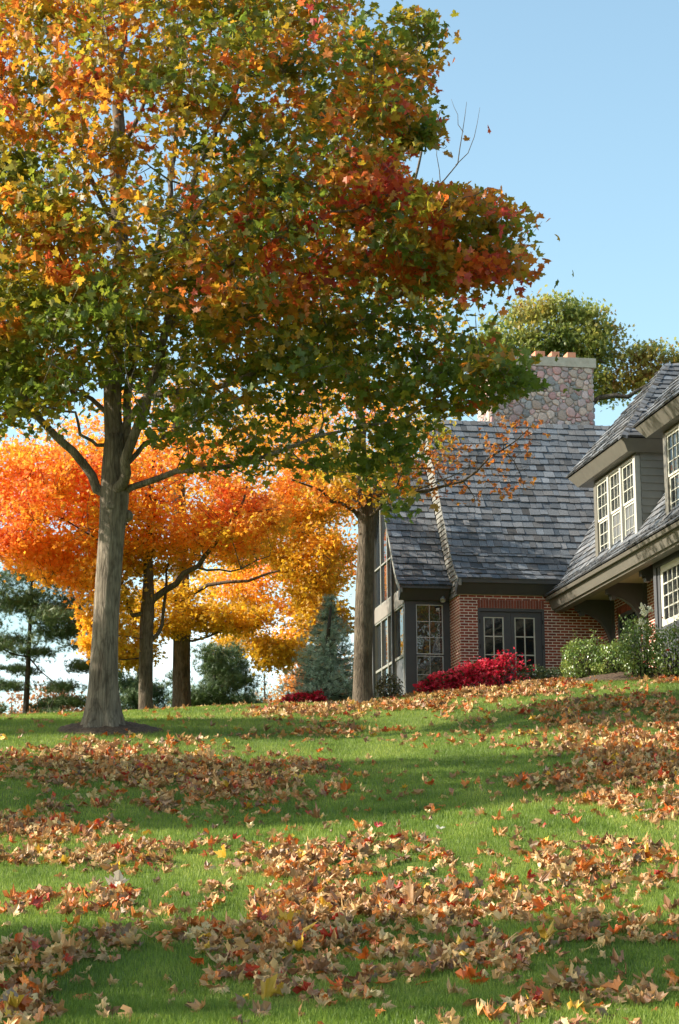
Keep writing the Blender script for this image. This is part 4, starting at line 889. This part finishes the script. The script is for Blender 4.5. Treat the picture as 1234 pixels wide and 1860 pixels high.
def pine(px, py, Y, top, rad_, pads, label, lean=0, cols=PINEC, size=(.13, .2), dens=1., r0=.075):
    p0 = P(px, py, Y); root = tree_root('pine_tree', p0.x, Y, label); wd = Wood(); pt = P(px+lean, top, Y)
    make_trunk(wd, None, [(p0.x, Y, root.location.z-.2), tuple(P(px+lean*.4, (py*2+top)/3, Y)), tuple(pt)], [r0, r0*.8, r0*.3], 10, .1, .1)
    out = []
    for i in range(len(wd.nodes)): pass
    for (qx, qy, dy, rx, rz_) in pads:
        c = P(qx, qy, Y+dy); n_ = int(26*rx*max(rz_, .25)*42*dens)
        for k in range(max(3, int(rx*7))):
            wd.attach(c+Vector((random.gauss(0, rx*.5), random.gauss(0, rx*.4), random.gauss(0, rz_*.4))), .006, .03, .05, 5, up=.3)
        d = rng.normal(size=(n_, 3))*np.array([rx*.5, rx*.45, rz_*.45]); out.append(np.array(tuple(c))+d)
    conifer(root, wd, np.concatenate(out), size, cols, px)
pads = [(random.uniform(-20, 165), random.uniform(1020, 1190), random.uniform(-1, 1), random.uniform(.35, .75), .2) for _ in range(30)]+[(random.uniform(0, 170), random.uniform(1200, 1300), random.uniform(-1, 1), random.uniform(.3, .5), .12) for _ in range(9)]+[(20, 1165, 0, .6, .12), (105, 1150, .3, .7, .14), (150, 1175, -.3, .45, .1), (75, 1185, 0, .5, .1), (5, 1245, 0, .5, .12), (110, 1250, .4, .45, .1), (130, 1275, -.2, .5, .12), (150, 1215, .2, .4, .1), (-20, 1290, 0, .6, .15), (20, 1215, 0, .4, .08), (95, 1295, .5, .4, .1), (0, 1060, 0, .7, .3), (40, 1095, 0, .8, .2), (-40, 1130, 0, .8, .3)]
pine(45, 1322, 50, 1010, 0, pads, 'tall open pine with thin dark trunk at the left edge', 15, size=(.10, .17))
pads = [(390+random.gauss(0, 38), random.uniform(1185, 1300), random.uniform(-.8, .8), random.uniform(.3, .5), .28) for _ in range(24)]+[(450, 1275, 0, .45, .25), (455, 1290, 0, .4, .2), (340, 1290, 0, .4, .2)]
pine(388, 1306, 57, 1190, 0, pads, 'bushy dark green pine between the brown maple trunk and the blue spruce', 3, dens=1.1)
pads = [(245+random.gauss(0, 30), random.uniform(1205, 1310), random.uniform(-.8, .8), random.uniform(.3, .5), .26) for _ in range(20)]
pine(248, 1306, 60, 1205, 0, pads, 'dark green pine seen between the two left maple trunks', 3)
# spruce
p0 = P(592, 1292, 46); Rp = tree_root('blue_spruce', p0.x, 46, 'pale blue green spruce left of the sunroom maple'); wd = Wood(); zt = P(605, 1085, 46).z; zb_ = Rp.location.z
make_trunk(wd, None, [(p0.x, 52, zb_-.2), (p0.x+.05, 46, (zb_+zt)/2), (p0.x+.15, 46, zt)], [.08, .05, .012], 8, .05, .1); out = []
z = zb_+.15
while z < zt:
    t = (z-zb_)/(zt-zb_); rad_ = 1.0*(1-t)**.85+.06; nb_ = int(9+8*(1-t)); ph = random.random()*6
    for k in range(nb_):
        a = ph+6.283*k/nb_+random.gauss(0, .15); rr_ = rad_*random.uniform(.7, 1.1); c = Vector((p0.x+.1*t, 46, z)); d = Vector((math.cos(a), math.sin(a), 0))
        pts = [c+d*rr_*s+Vector((0, 0, -.16*rr_*s+.22*rr_*s*s)) for s in (0, .35, .7, 1)]; wd.tube(pts, [.012, .009, .006, .003], 4)
        m_ = int(rr_*38)+3; s = rng.uniform(.15, 1, m_); q = np.array([tuple(c+d*rr_*x+Vector((0, 0, -.16*rr_*x+.22*rr_*x*x))) for x in s]); out.append(q+rng.normal(0, .035, q.shape)+np.array([-d.y, d.x, 0])*rng.normal(0, .12, m_)[:, None]*s[:, None])
    z += .15
conifer(Rp, wd, np.concatenate(out), (.07, .12), [(.20, .29, .22), (.32, .43, .34), (.46, .56, .46)], 3.)
# --- far trees beyond the crest
def far_tree(px, py_top, wpx, Y, cols, label, n=2600, bare=0, size=(.12, .2), kind='tree'):
    c = P(px, py_top, Y); x0 = c.x; zb = g1(x0, Y); H = c.z-zb; r_ = wpx/2*Y/FPX; root = tree_root('far_tree', x0, Y, label, group='trees beyond the crest'); wd = Wood()
    make_trunk(wd, None, [(x0, Y, zb-.3), (x0, Y, zb+H*.35), (x0+.1, Y, zb+H*.6)], [.2, .14, .08], 8, .1, .1)
    wd.limb([(x0+.1, Y, zb+H*.58), (x0, Y, zb+H*.95)], .07, .01, 5)
    bl = [(Vector((x0, Y, zb+H*.62)), (r_, r_*.8, H*.38), 6), (Vector((x0-r_*.4, Y-.5, zb+H*.5)), (r_*.7, r_*.6, H*.3), 3), (Vector((x0+r_*.4, Y+.3, zb+H*.55)), (r_*.7, r_*.6, H*.3), 3)]
    pos = grow(wd, bl, 60 if not bare else 160, 160, n/160, .3, .7, .03, None, shell=.1, sides=4); off = root.location.copy(); wd.build('trunk', M['bark2'], root, off)
    colr = cmix(cols, .5+fbm(pos, .5, px)*.8+rng.normal(0, .12, len(pos)))
    leaves('crown', pos, rng.uniform(size[0], size[1], len(pos)), colr, M['leaf'], root, T=STARL, F=STARL_T, off=off)
RUST = [(.22, .10, .06), (.34, .14, .06), (.42, .2, .07)]; PALE = [(.36, .24, .17), (.42, .26, .18), (.46, .3, .16)]; ORF = [(.42, .16, .04), (.5, .22, .05), (.5, .3, .08)]
far_tree(95, 1232, 120, 92, RUST, 'rusty red tree far behind the open pine'); far_tree(20, 1255, 110, 104, RUST, 'rusty tree at the left edge, lowest of the far trees'); far_tree(180, 1240, 90, 100, RUST, 'rusty orange tree just left of the big grey trunk, far away')
far_tree(480, 1205, 75, 95, PALE, 'nearly bare pinkish brown tree far beyond the crest', 700, 1, (.08, .13)); far_tree(530, 1180, 70, 102, PALE, 'nearly bare pale tree left of the blue spruce, far away', 600, 1, (.08, .13))
far_tree(575, 1150, 120, 88, ORF, 'pale orange tree far behind the blue spruce', 3000); far_tree(505, 1262, 60, 86, ORF, 'low orange tree between the bushy pine and the blue spruce', 1200); far_tree(370, 1262, 160, 90, ORF, 'orange tree showing through the bushy pine', 2000); far_tree(640, 1170, 90, 96, RUST, 'rusty tree hidden mostly behind the sunroom maple', 1500)

# ---------------------------------------------------------------- shrubs
def shrub(name, label, cat, cpx, cpy, Y, rad, n, size, cols, T=OV, F=OV_T, group=None, stems=12, clump=0, mat='bushleaf', lift=.0, flowers=None, seed=1., dx=0):
    p = P(cpx, cpy, Y); x0 = p.x+dx; zb = g1(x0, Y); root = tag(empty(name, (x0, Y, zb)), label, cat, group); off = root.location.copy(); wd = Wood()
    c = Vector((x0, Y, zb+rad[2]*.55+lift))
    for k in range(stems):
        a = random.uniform(0, 6.28); rr_ = random.uniform(.3, .9); tip = c+Vector((math.cos(a)*rad[0]*rr_, math.sin(a)*rad[1]*rr_, random.uniform(0, rad[2]*.5)))
        wd.tube([Vector((x0+math.cos(a)*.3*rad[0], Y+math.sin(a)*.2*rad[1], zb-.03)), (c+tip)/2-Vector((0, 0, .1)), tip], [.012, .009, .004], 5)
    wd.build('stem', M['bark3'], root, off)
    d = rng.normal(size=(n, 3)); d /= np.linalg.norm(d, axis=1)[:, None]; rr_ = rng.uniform(.25, 1, n)**.45; pos = np.array(tuple(c))+d*rr_[:, None]*np.array(rad)*(1+.22*fbm(d*np.array([3, 3, 3]), .9, seed)[:, None])
    pos = pos[pos[:, 2] > zb+.02]; n = len(pos); t = .5+fbm(pos, 3.2, seed)*.6+rng.normal(0, .18, n); colr = cmix(cols, t)*rng.uniform(.8, 1.2, n)[:, None]
    leaves('foliage', pos, rng.uniform(size[0], size[1], n), colr, M[mat], root, T=T, F=F, off=off, tilt=(.7, .6))
    return root, c
RED = [(.25, .01, .018), (.60, .015, .045), (.82, .035, .09), (.85, .14, .18)]
def begonia_bed(name, label, pts, r_, n):
    """a low mounded row of flowering plants"""
    P_ = [P(px, py, Y) for px, py, Y in pts]; x0, y0 = P_[0].x, P_[0].y; root = tag(empty(name, (x0, y0, g1(x0, y0))), label, 'flower bush'); off = root.location.copy(); pos = []; wd = Wood()
    for k in range(n):
        s = random.uniform(0, len(P_)-1); i = min(int(s), len(P_)-2); q = P_[i].lerp(P_[i+1], s-i); rr_ = r_[0]+(r_[1]-r_[0])*s/(len(P_)-1)
        a = random.uniform(0, 6.28); e_ = random.uniform(0, 1)**.7*math.pi/2; rad_ = rr_*random.uniform(.75, 1.05)*(1+.5*mnoise.noise(Vector((q.x*3.5, e_*2.2, a*1.4)))); x = q.x+math.cos(a)*math.cos(e_)*rad_; y = q.y+math.sin(a)*math.cos(e_)*rad_
        pos.append((x, y, g1(x, y)+math.sin(e_)*rad_*1.0+.03))
        if k % 60 == 0: wd.tube([Vector((q.x, q.y, g1(q.x, q.y)-.02)), Vector(pos[-1])*.5+Vector((q.x, q.y, g1(q.x, q.y)))*.5, Vector(pos[-1])], [.01, .008, .004], 5)
    wd.build('stem', M['bark3'], root, off); pos = np.array(pos); m_ = len(pos); t = .55+fbm(pos, 4., 2.)*.6+rng.normal(0, .2, m_)
    colr = cmix(RED, t); gm = rng.uniform(size=m_) < .17; colr[gm] = np.array([.05, .07, .02]); 
    leaves('flowers', pos, rng.uniform(.05, .085, m_), colr, M['petal'], root, T=STARL, F=STARL_T, off=off, tilt=(.6, .6), curl=.5)
def at_ground(px, Y): p = P(px, 1250, Y); return (px, 1250, Y)
begonia_bed('red_begonia_bush', 'long crimson flowering bush in front of the brick corner', [(772, 1268, 47.3), (820, 1255, 47.5), (870, 1245, 47.8), (925, 1240, 48.0)], (.30, .70), 5200)
begonia_bed('red_begonia_bush', 'small deep red bush on the crest left of the sunroom maple', [(520, 1290, 45.2), (550, 1288, 45.2), (580, 1288, 45.2)], (.14, .2), 1300)
shrub('garden_shrub', 'small dull brown green shrub at the foot of the sunroom glass', 'shrub', 707, 1290, 46.8, (.32, .3, .36), 900, (.04, .07), [(.07, .06, .015), (.12, .12, .03), (.2, .13, .03)])
shrub('garden_shrub', 'low loose green shrub under the french doors', 'shrub', 968, 1240, 48.1, (.42, .3, .30), 1300, (.035, .06), [(.04, .08, .02), (.08, .14, .03), (.18, .2, .05)], lift=.02)
shrub('garden_shrub', 'low dark evergreen shrub right of the french doors', 'shrub', 1012, 1236, 48.2, (.38, .3, .24), 1200, (.03, .05), [(.025, .06, .015), (.05, .1, .025), (.08, .14, .03)])
ROSE = [(.06, .11, .02), (.12, .20, .035), (.22, .31, .06), (.36, .38, .10)]
def roses(root, c, rad, cl, n, size):
    for k in range(n):
        d = Vector((random.uniform(-.8, .8)*rad[0], -abs(random.uniform(.5, 1))*rad[1], random.uniform(-.2, .95)*rad[2])); p = c+d; rv = np.array([tuple(p)])
        m_ = 14; q = rng.normal(0, size*.28, (m_, 3))+rv; leaves('rose', q, rng.uniform(size*.5, size*.8, m_), np.repeat(np.array([cl]), m_, 0)*rng.uniform(.9, 1.1, (m_, 1)), M['petal'], root, T=OV, F=OV_T, off=root.location.copy(), curl=.6)
shr = [((1062, 1240, 43.6), (.50, .45, .50), 3000, .12, 'leftmost rose bush, rounded with orange leaves caught at its foot'),
       ((1115, 1240, 43.2), (.45, .5, .42), 2400, .1, 'low middle rose bush in front of the curved brackets'),
       ((1165, 1240, 42.0), (.50, .5, .66), 3400, .22, 'tallest rose bush topped with white roses'),
       ((1228, 1240, 41.4), (.52, .5, .58), 2600, .16, 'dense green rose bush at the right edge below the bay window')]
for (c, rad, n, lf, lab) in shr:
    rt, cc_ = shrub('rose_bush', lab, 'rose bush', *c, rad, n, (.035, .065), ROSE, group='rose bushes along the mulch bed', stems=22, lift=lf, seed=c[0]/100)
    if 'tallest' in lab:
        o_ = P(1147, 1100, 41.9)
        for (qx, qy) in ((1168, 1102), (1180, 1106), (1164, 1130), (1171, 1112)):
            p = P(qx, qy, 41.6); m_ = 22; q = np.array([tuple(p)])+rng.normal(0, .03, (m_, 3)); leaves('rose', q, rng.uniform(.05, .085, m_), np.repeat(np.array([[.9, .88, .74]]), m_, 0), M['petal'], rt, T=OV, F=OV_T, off=rt.location.copy(), curl=.6)
    roses(rt, cc_, rad, (.55, .03, .05), 2 if 'middle' not in lab else 1, .04)
    # upright leggy canes above the bush
    tips = []
    for k in range(5):
        wd = Wood()
        a = cc_+Vector((random.uniform(-.6, .6)*rad[0], random.uniform(-.4, .2)*rad[1], rad[2]*.6)); b = a+Vector((random.gauss(0, .08), random.gauss(0, .05), random.uniform(.15, .38))); wd.tube([a, (a+b)/2+Vector((.02, 0, 0)), b], [.007, .005, .003], 4); wd.build('cane', M['bark2'], rt, rt.location.copy())
        for t in np.linspace(.2, 1, 9): tips.append(tuple(a.lerp(b, float(t))+Vector((random.gauss(0, .03), random.gauss(0, .03), 0))))
    tips = np.array(tips); leaves('cane_leaves', tips, rng.uniform(.04, .07, len(tips)), cmix(ROSE, rng.uniform(0, 1, len(tips))), M['bushleaf'], rt, T=OV, F=OV_T, off=rt.location.copy())

# ---------------------------------------------------------------- mulch beds
def mound(name, cx, cy, rx, ry, h, label):
    V = []; F = []; nr, na = 16, 56
    for i in range(nr+1):
        for k in range(na):
            a = 6.2832*k/na; r_ = i/nr; x = cx+math.cos(a)*rx*r_*(1+.08*math.sin(3*a+1)); y = cy+math.sin(a)*ry*r_
            V.append((x, y, float(smoothG(x, y))+h*(1-r_**2.2)-.02*(r_ > .97)+.035*mnoise.noise(Vector((x*9, y*9, 0)))*(r_ < .97)+.02*mnoise.noise(Vector((x*25, y*25, 3)))*(r_ < .97)+.005))
    for i in range(nr):
        for k in range(na): kk = (k+1) % na; F.append([i*na+k, i*na+kk, (i+1)*na+kk, (i+1)*na+k])
    return tag(raw_mesh(name, np.array(V), tri=np.array(F), mat=M['mulch'], smooth=True), label, 'mulch', kind='structure')
mound('mulch_ring', bx+.05, 33.3, .85, 1.05, .13, 'dark mulch ring round the big grey trunk')
mc = P(1150, 1240, 43.0); mound('mulch_bed', mc.x+.6, 43.1, 2.1, 1.5, .16, 'brown mulch bed under the rose bushes')

# ---------------------------------------------------------------- lawn blades
def wedge(n, y0, y1, pw, marg=1.3):
    u = rng.uniform(size=n); Y = (y0**(1-pw)+u*(y1**(1-pw)-y0**(1-pw)))**(1/(1-pw)); X = rng.uniform(-1, 1, n)*(Y*.165+marg); return X, Y
def blades(n, y0, y1, pw, h, wdt, seg2):
    X, Y = wedge(n, y0, y1, pw); Z = smoothG(X, Y); a = rng.uniform(0, 6.283, n); ln = rng.uniform(.55, 1.15, n)*h; lean = rng.uniform(.1, .75, n); la = rng.uniform(0, 6.283, n)
    w_ = wdt*rng.uniform(.7, 1.3, n); sx_, sy_ = np.cos(a)*w_, np.sin(a)*w_; lx, ly = np.cos(la)*lean*ln, np.sin(la)*lean*ln; z = np.zeros(n)
    b0 = np.stack([X-sx_, Y-sy_, Z-.006], 1); b1 = np.stack([X+sx_, Y+sy_, Z-.006], 1); tp = np.stack([X+lx, Y+ly, Z+ln*np.sqrt(1-np.minimum(lean, .95)**2*.6)], 1)
    if seg2:
        m0 = np.stack([X-sx_*.8+lx*.35, Y-sy_*.8+ly*.35, Z+ln*.55], 1); m1 = np.stack([X+sx_*.8+lx*.35, Y+sy_*.8+ly*.35, Z+ln*.55], 1)
        V = np.stack([b0, b1, m1, m0, tp], 1).reshape(-1, 3); i = np.arange(n)[:, None]*5; F = np.concatenate([i+[0, 1, 2], i+[0, 2, 3], i+[3, 2, 4]], 1).reshape(-1, 3); k = 5
    else: V = np.stack([b0, b1, tp], 1).reshape(-1, 3); F = (np.arange(n*3)).reshape(-1, 3); k = 3
    nz = np.sin(X*.8+np.sin(Y*.5)*2)*np.cos(Y*.6+X*.3)*.5+.5; pn = np.array([mnoise.noise(Vector((a*.9, b*.5, 1.)))+.6*mnoise.noise(Vector((a*2.8, b*1.7, 4.))) for a, b in zip(X, Y)]); t = np.clip(nz*.25+pn*.55+.12+rng.uniform(0, .6, n), 0, 1); c = cmix([(.07, .12, .016), (.13, .20, .026), (.205, .275, .04), (.36, .38, .09)], t*.85+.15*(rng.uniform(size=n) > .93))
    return V, F, np.repeat(c, k, 0)
Va, Fa, Ca = blades(230000, 11.0, 20, 1.001, .05, .0022, True); Vb, Fb, Cb = blades(300000, 20, 49, .9, .055, .0045, False)
go = raw_mesh('grass', np.concatenate([Va, Vb]), tri=np.concatenate([Fa, Fb+len(Va)]), mat=M['blade'], colr=np.concatenate([Ca, Cb]))
tag(go, 'short green grass blades covering the sloping lawn', 'grass', kind='stuff')

# ---------------------------------------------------------------- fallen leaves
PATCH = [(200, 1385, 190, 34, 1), (60, 1375, 80, 22, .4), (400, 1432, 170, 36, 1), (480, 1400, 120, 25, .7), (50, 1505, 140, 38, .9), (210, 1552, 200, 22, .75), (1120, 1330, 150, 55, .8), (1180, 1400, 140, 65, 1), (1050, 1425, 110, 25, .8), (1200, 1450, 80, 45, 1), (900, 1300, 120, 24, .3),
         (600, 1565, 190, 34, .95), (740, 1600, 110, 22, .7), (1060, 1575, 170, 36, .75), (1190, 1590, 60, 40, .6), (700, 1655, 260, 48, 1), (560, 1700, 150, 40, .9), (650, 1745, 270, 55, 1), (330, 1705, 180, 30, .7), (780, 1740, 160, 40, .9), (140, 1640, 150, 22, .6), (370, 1640, 110, 30, .6), (1020, 1660, 160, 22, .6), (1100, 1705, 140, 22, .7),
         (1010, 1830, 120, 40, .9), (60, 1745, 100, 24, .9), (25, 1830, 60, 36, .9), (460, 1800, 130, 20, .5), (620, 1815, 100, 20, .35), (600, 1330, 150, 16, .4), (560, 1295, 110, 10, .8), (720, 1286, 130, 8, .8), (880, 1264, 130, 8, .9), (990, 1250, 70, 7, 1.1), (880, 1345, 120, 20, .25), (1220, 1700, 60, 40, .5), (1200, 1820, 50, 30, .3), (620, 1400, 60, 20, .3), (1215, 1240, 60, 10, .5)]
def dens(px, py):
    d = np.zeros_like(px)
    for (cx, cy, rx, ry, w_) in PATCH: d = np.maximum(d, w_*np.minimum(1, 1.35*np.exp(-(((px-cx)/rx)**2+((py-cy)/ry)**2)*.85)))
    return d
n = 190000; X, Y = wedge(n, 11.2, 50, -.3, .8); Z = smoothG(X, Y); px, py = pxy(np.stack([X, Y, Z], 1)); dd = dens(px, py)
nz = np.array([mnoise.noise(Vector((a*1.3, b*.9, 2.))) for a, b in zip(X, Y)]); nz2 = np.array([mnoise.noise(Vector((a*4.3, b*3.2, 7.))) for a, b in zip(X, Y)])
prob = np.clip(dd*(.66+nz*.9+nz2*1.3)-.13, 0, 1)*.46+(.009+.013*np.clip(nz+.2, 0, 1))*np.where(Y > 28, .45, 1.); kp = rng.uniform(size=n) < prob
X, Y, Z, dd, prob = X[kp], Y[kp], Z[kp], dd[kp], prob[kp]; n = len(X)
Z = Z+.025+rng.uniform(0, 1, n)*.07*np.clip(prob*2.2, 0, 1); pos = np.stack([X, Y, Z], 1)
DRY = np.array([(.44, .27, .15), (.54, .36, .21), (.37, .19, .09), (.62, .46, .29), (.26, .12, .07), (.44, .24, .12), (.48, .16, .04), (.55, .12, .02), (.40, .04, .02), (.60, .36, .05), (.22, .13, .09)]); W_ = np.array([17, 10, 18, 5, 14, 16, 13, 6, 3, 3, 9.]); W_ /= W_.sum()
ci = rng.choice(len(DRY), n, p=W_); colr = DRY[ci]*np.array([1.12, 1.08, .78])*rng.uniform(.75, 1.2, n)[:, None]
near = Y < 24
def ground_leaves(sel, T, F):
    m_ = sel.sum(); mats = euler_mats(rng.uniform(0, 6.283, m_), rng.normal(0, .62, m_), rng.normal(0, .62, m_)); sz = .055+.09*rng.beta(1.5, 2.2, m_)
    V, FF = scatter(T, F, pos[sel], sz, mats, rng.normal(0, .55, m_), rng.normal(.1, .65, m_), rng.uniform(-.35, .35, m_)); return V, FF, np.repeat(colr[sel], len(T), 0)
a = ground_leaves(near, RING, RING_T); b = ground_leaves(~near, STAR, STAR_T)
tag(raw_mesh('fallen_leaves', np.concatenate([a[0], b[0]]), tri=np.concatenate([a[1], b[1]+len(a[0])]), mat=M['dry'], colr=np.concatenate([a[2], b[2]])), 'dry tan and orange maple leaves lying in drifts on the grass', 'leaves', kind='stuff')
print('fallen', n)
for (qx, qy, sz, c, tl, lab) in [(213, 1622, .17, (.62, .5, .38), .8, 'large pale curled leaf standing on the grass at the left'), (1008, 1486, .12, (.36, .1, .03), .5, 'rust brown leaf lying alone on bright grass at the right'), (688, 1508, .1, (.6, .07, .06), .3, 'single pinkish red leaf lying above the main drift'),
                                 (52, 1490, .14, (.6, .2, .02), 1.0, 'bright orange leaf standing in the left drift'), (28, 1836, .16, (.3, .2, .14), .5, 'big dull brown curled leaf at the bottom left corner'), (566, 1822, .11, (.55, .28, .16), 1.1, 'peach coloured leaf upright on the grass near the bottom'),
                                 (800, 1512, .09, (.66, .6, .5), .2, 'whitish flat leaf alone on the lawn right of the red leaf'), (530, 1530, .07, (.6, .42, .03), .5, 'small bright yellow leaf beside the middle drift')]:
    gp = ground_hit(qx, qy); V, FF = scatter(RING, RING_T, np.array([[0, 0, 0.]]), np.array([sz]), euler_mats(np.array([rng.uniform(-.6, .6)]), np.array([tl]), np.array([rng.normal(0, .3)])), np.array([.3]), np.array([.35]), np.array([.25]))
    o = raw_mesh('maple_leaf', V, tri=FF, mat=M['dry'], colr=np.repeat(np.array([c]), len(V), 0)); o.location = (gp.x, gp.y, gp.z+.03+sz*.3*math.sin(tl)); tag(o, lab, 'leaf')
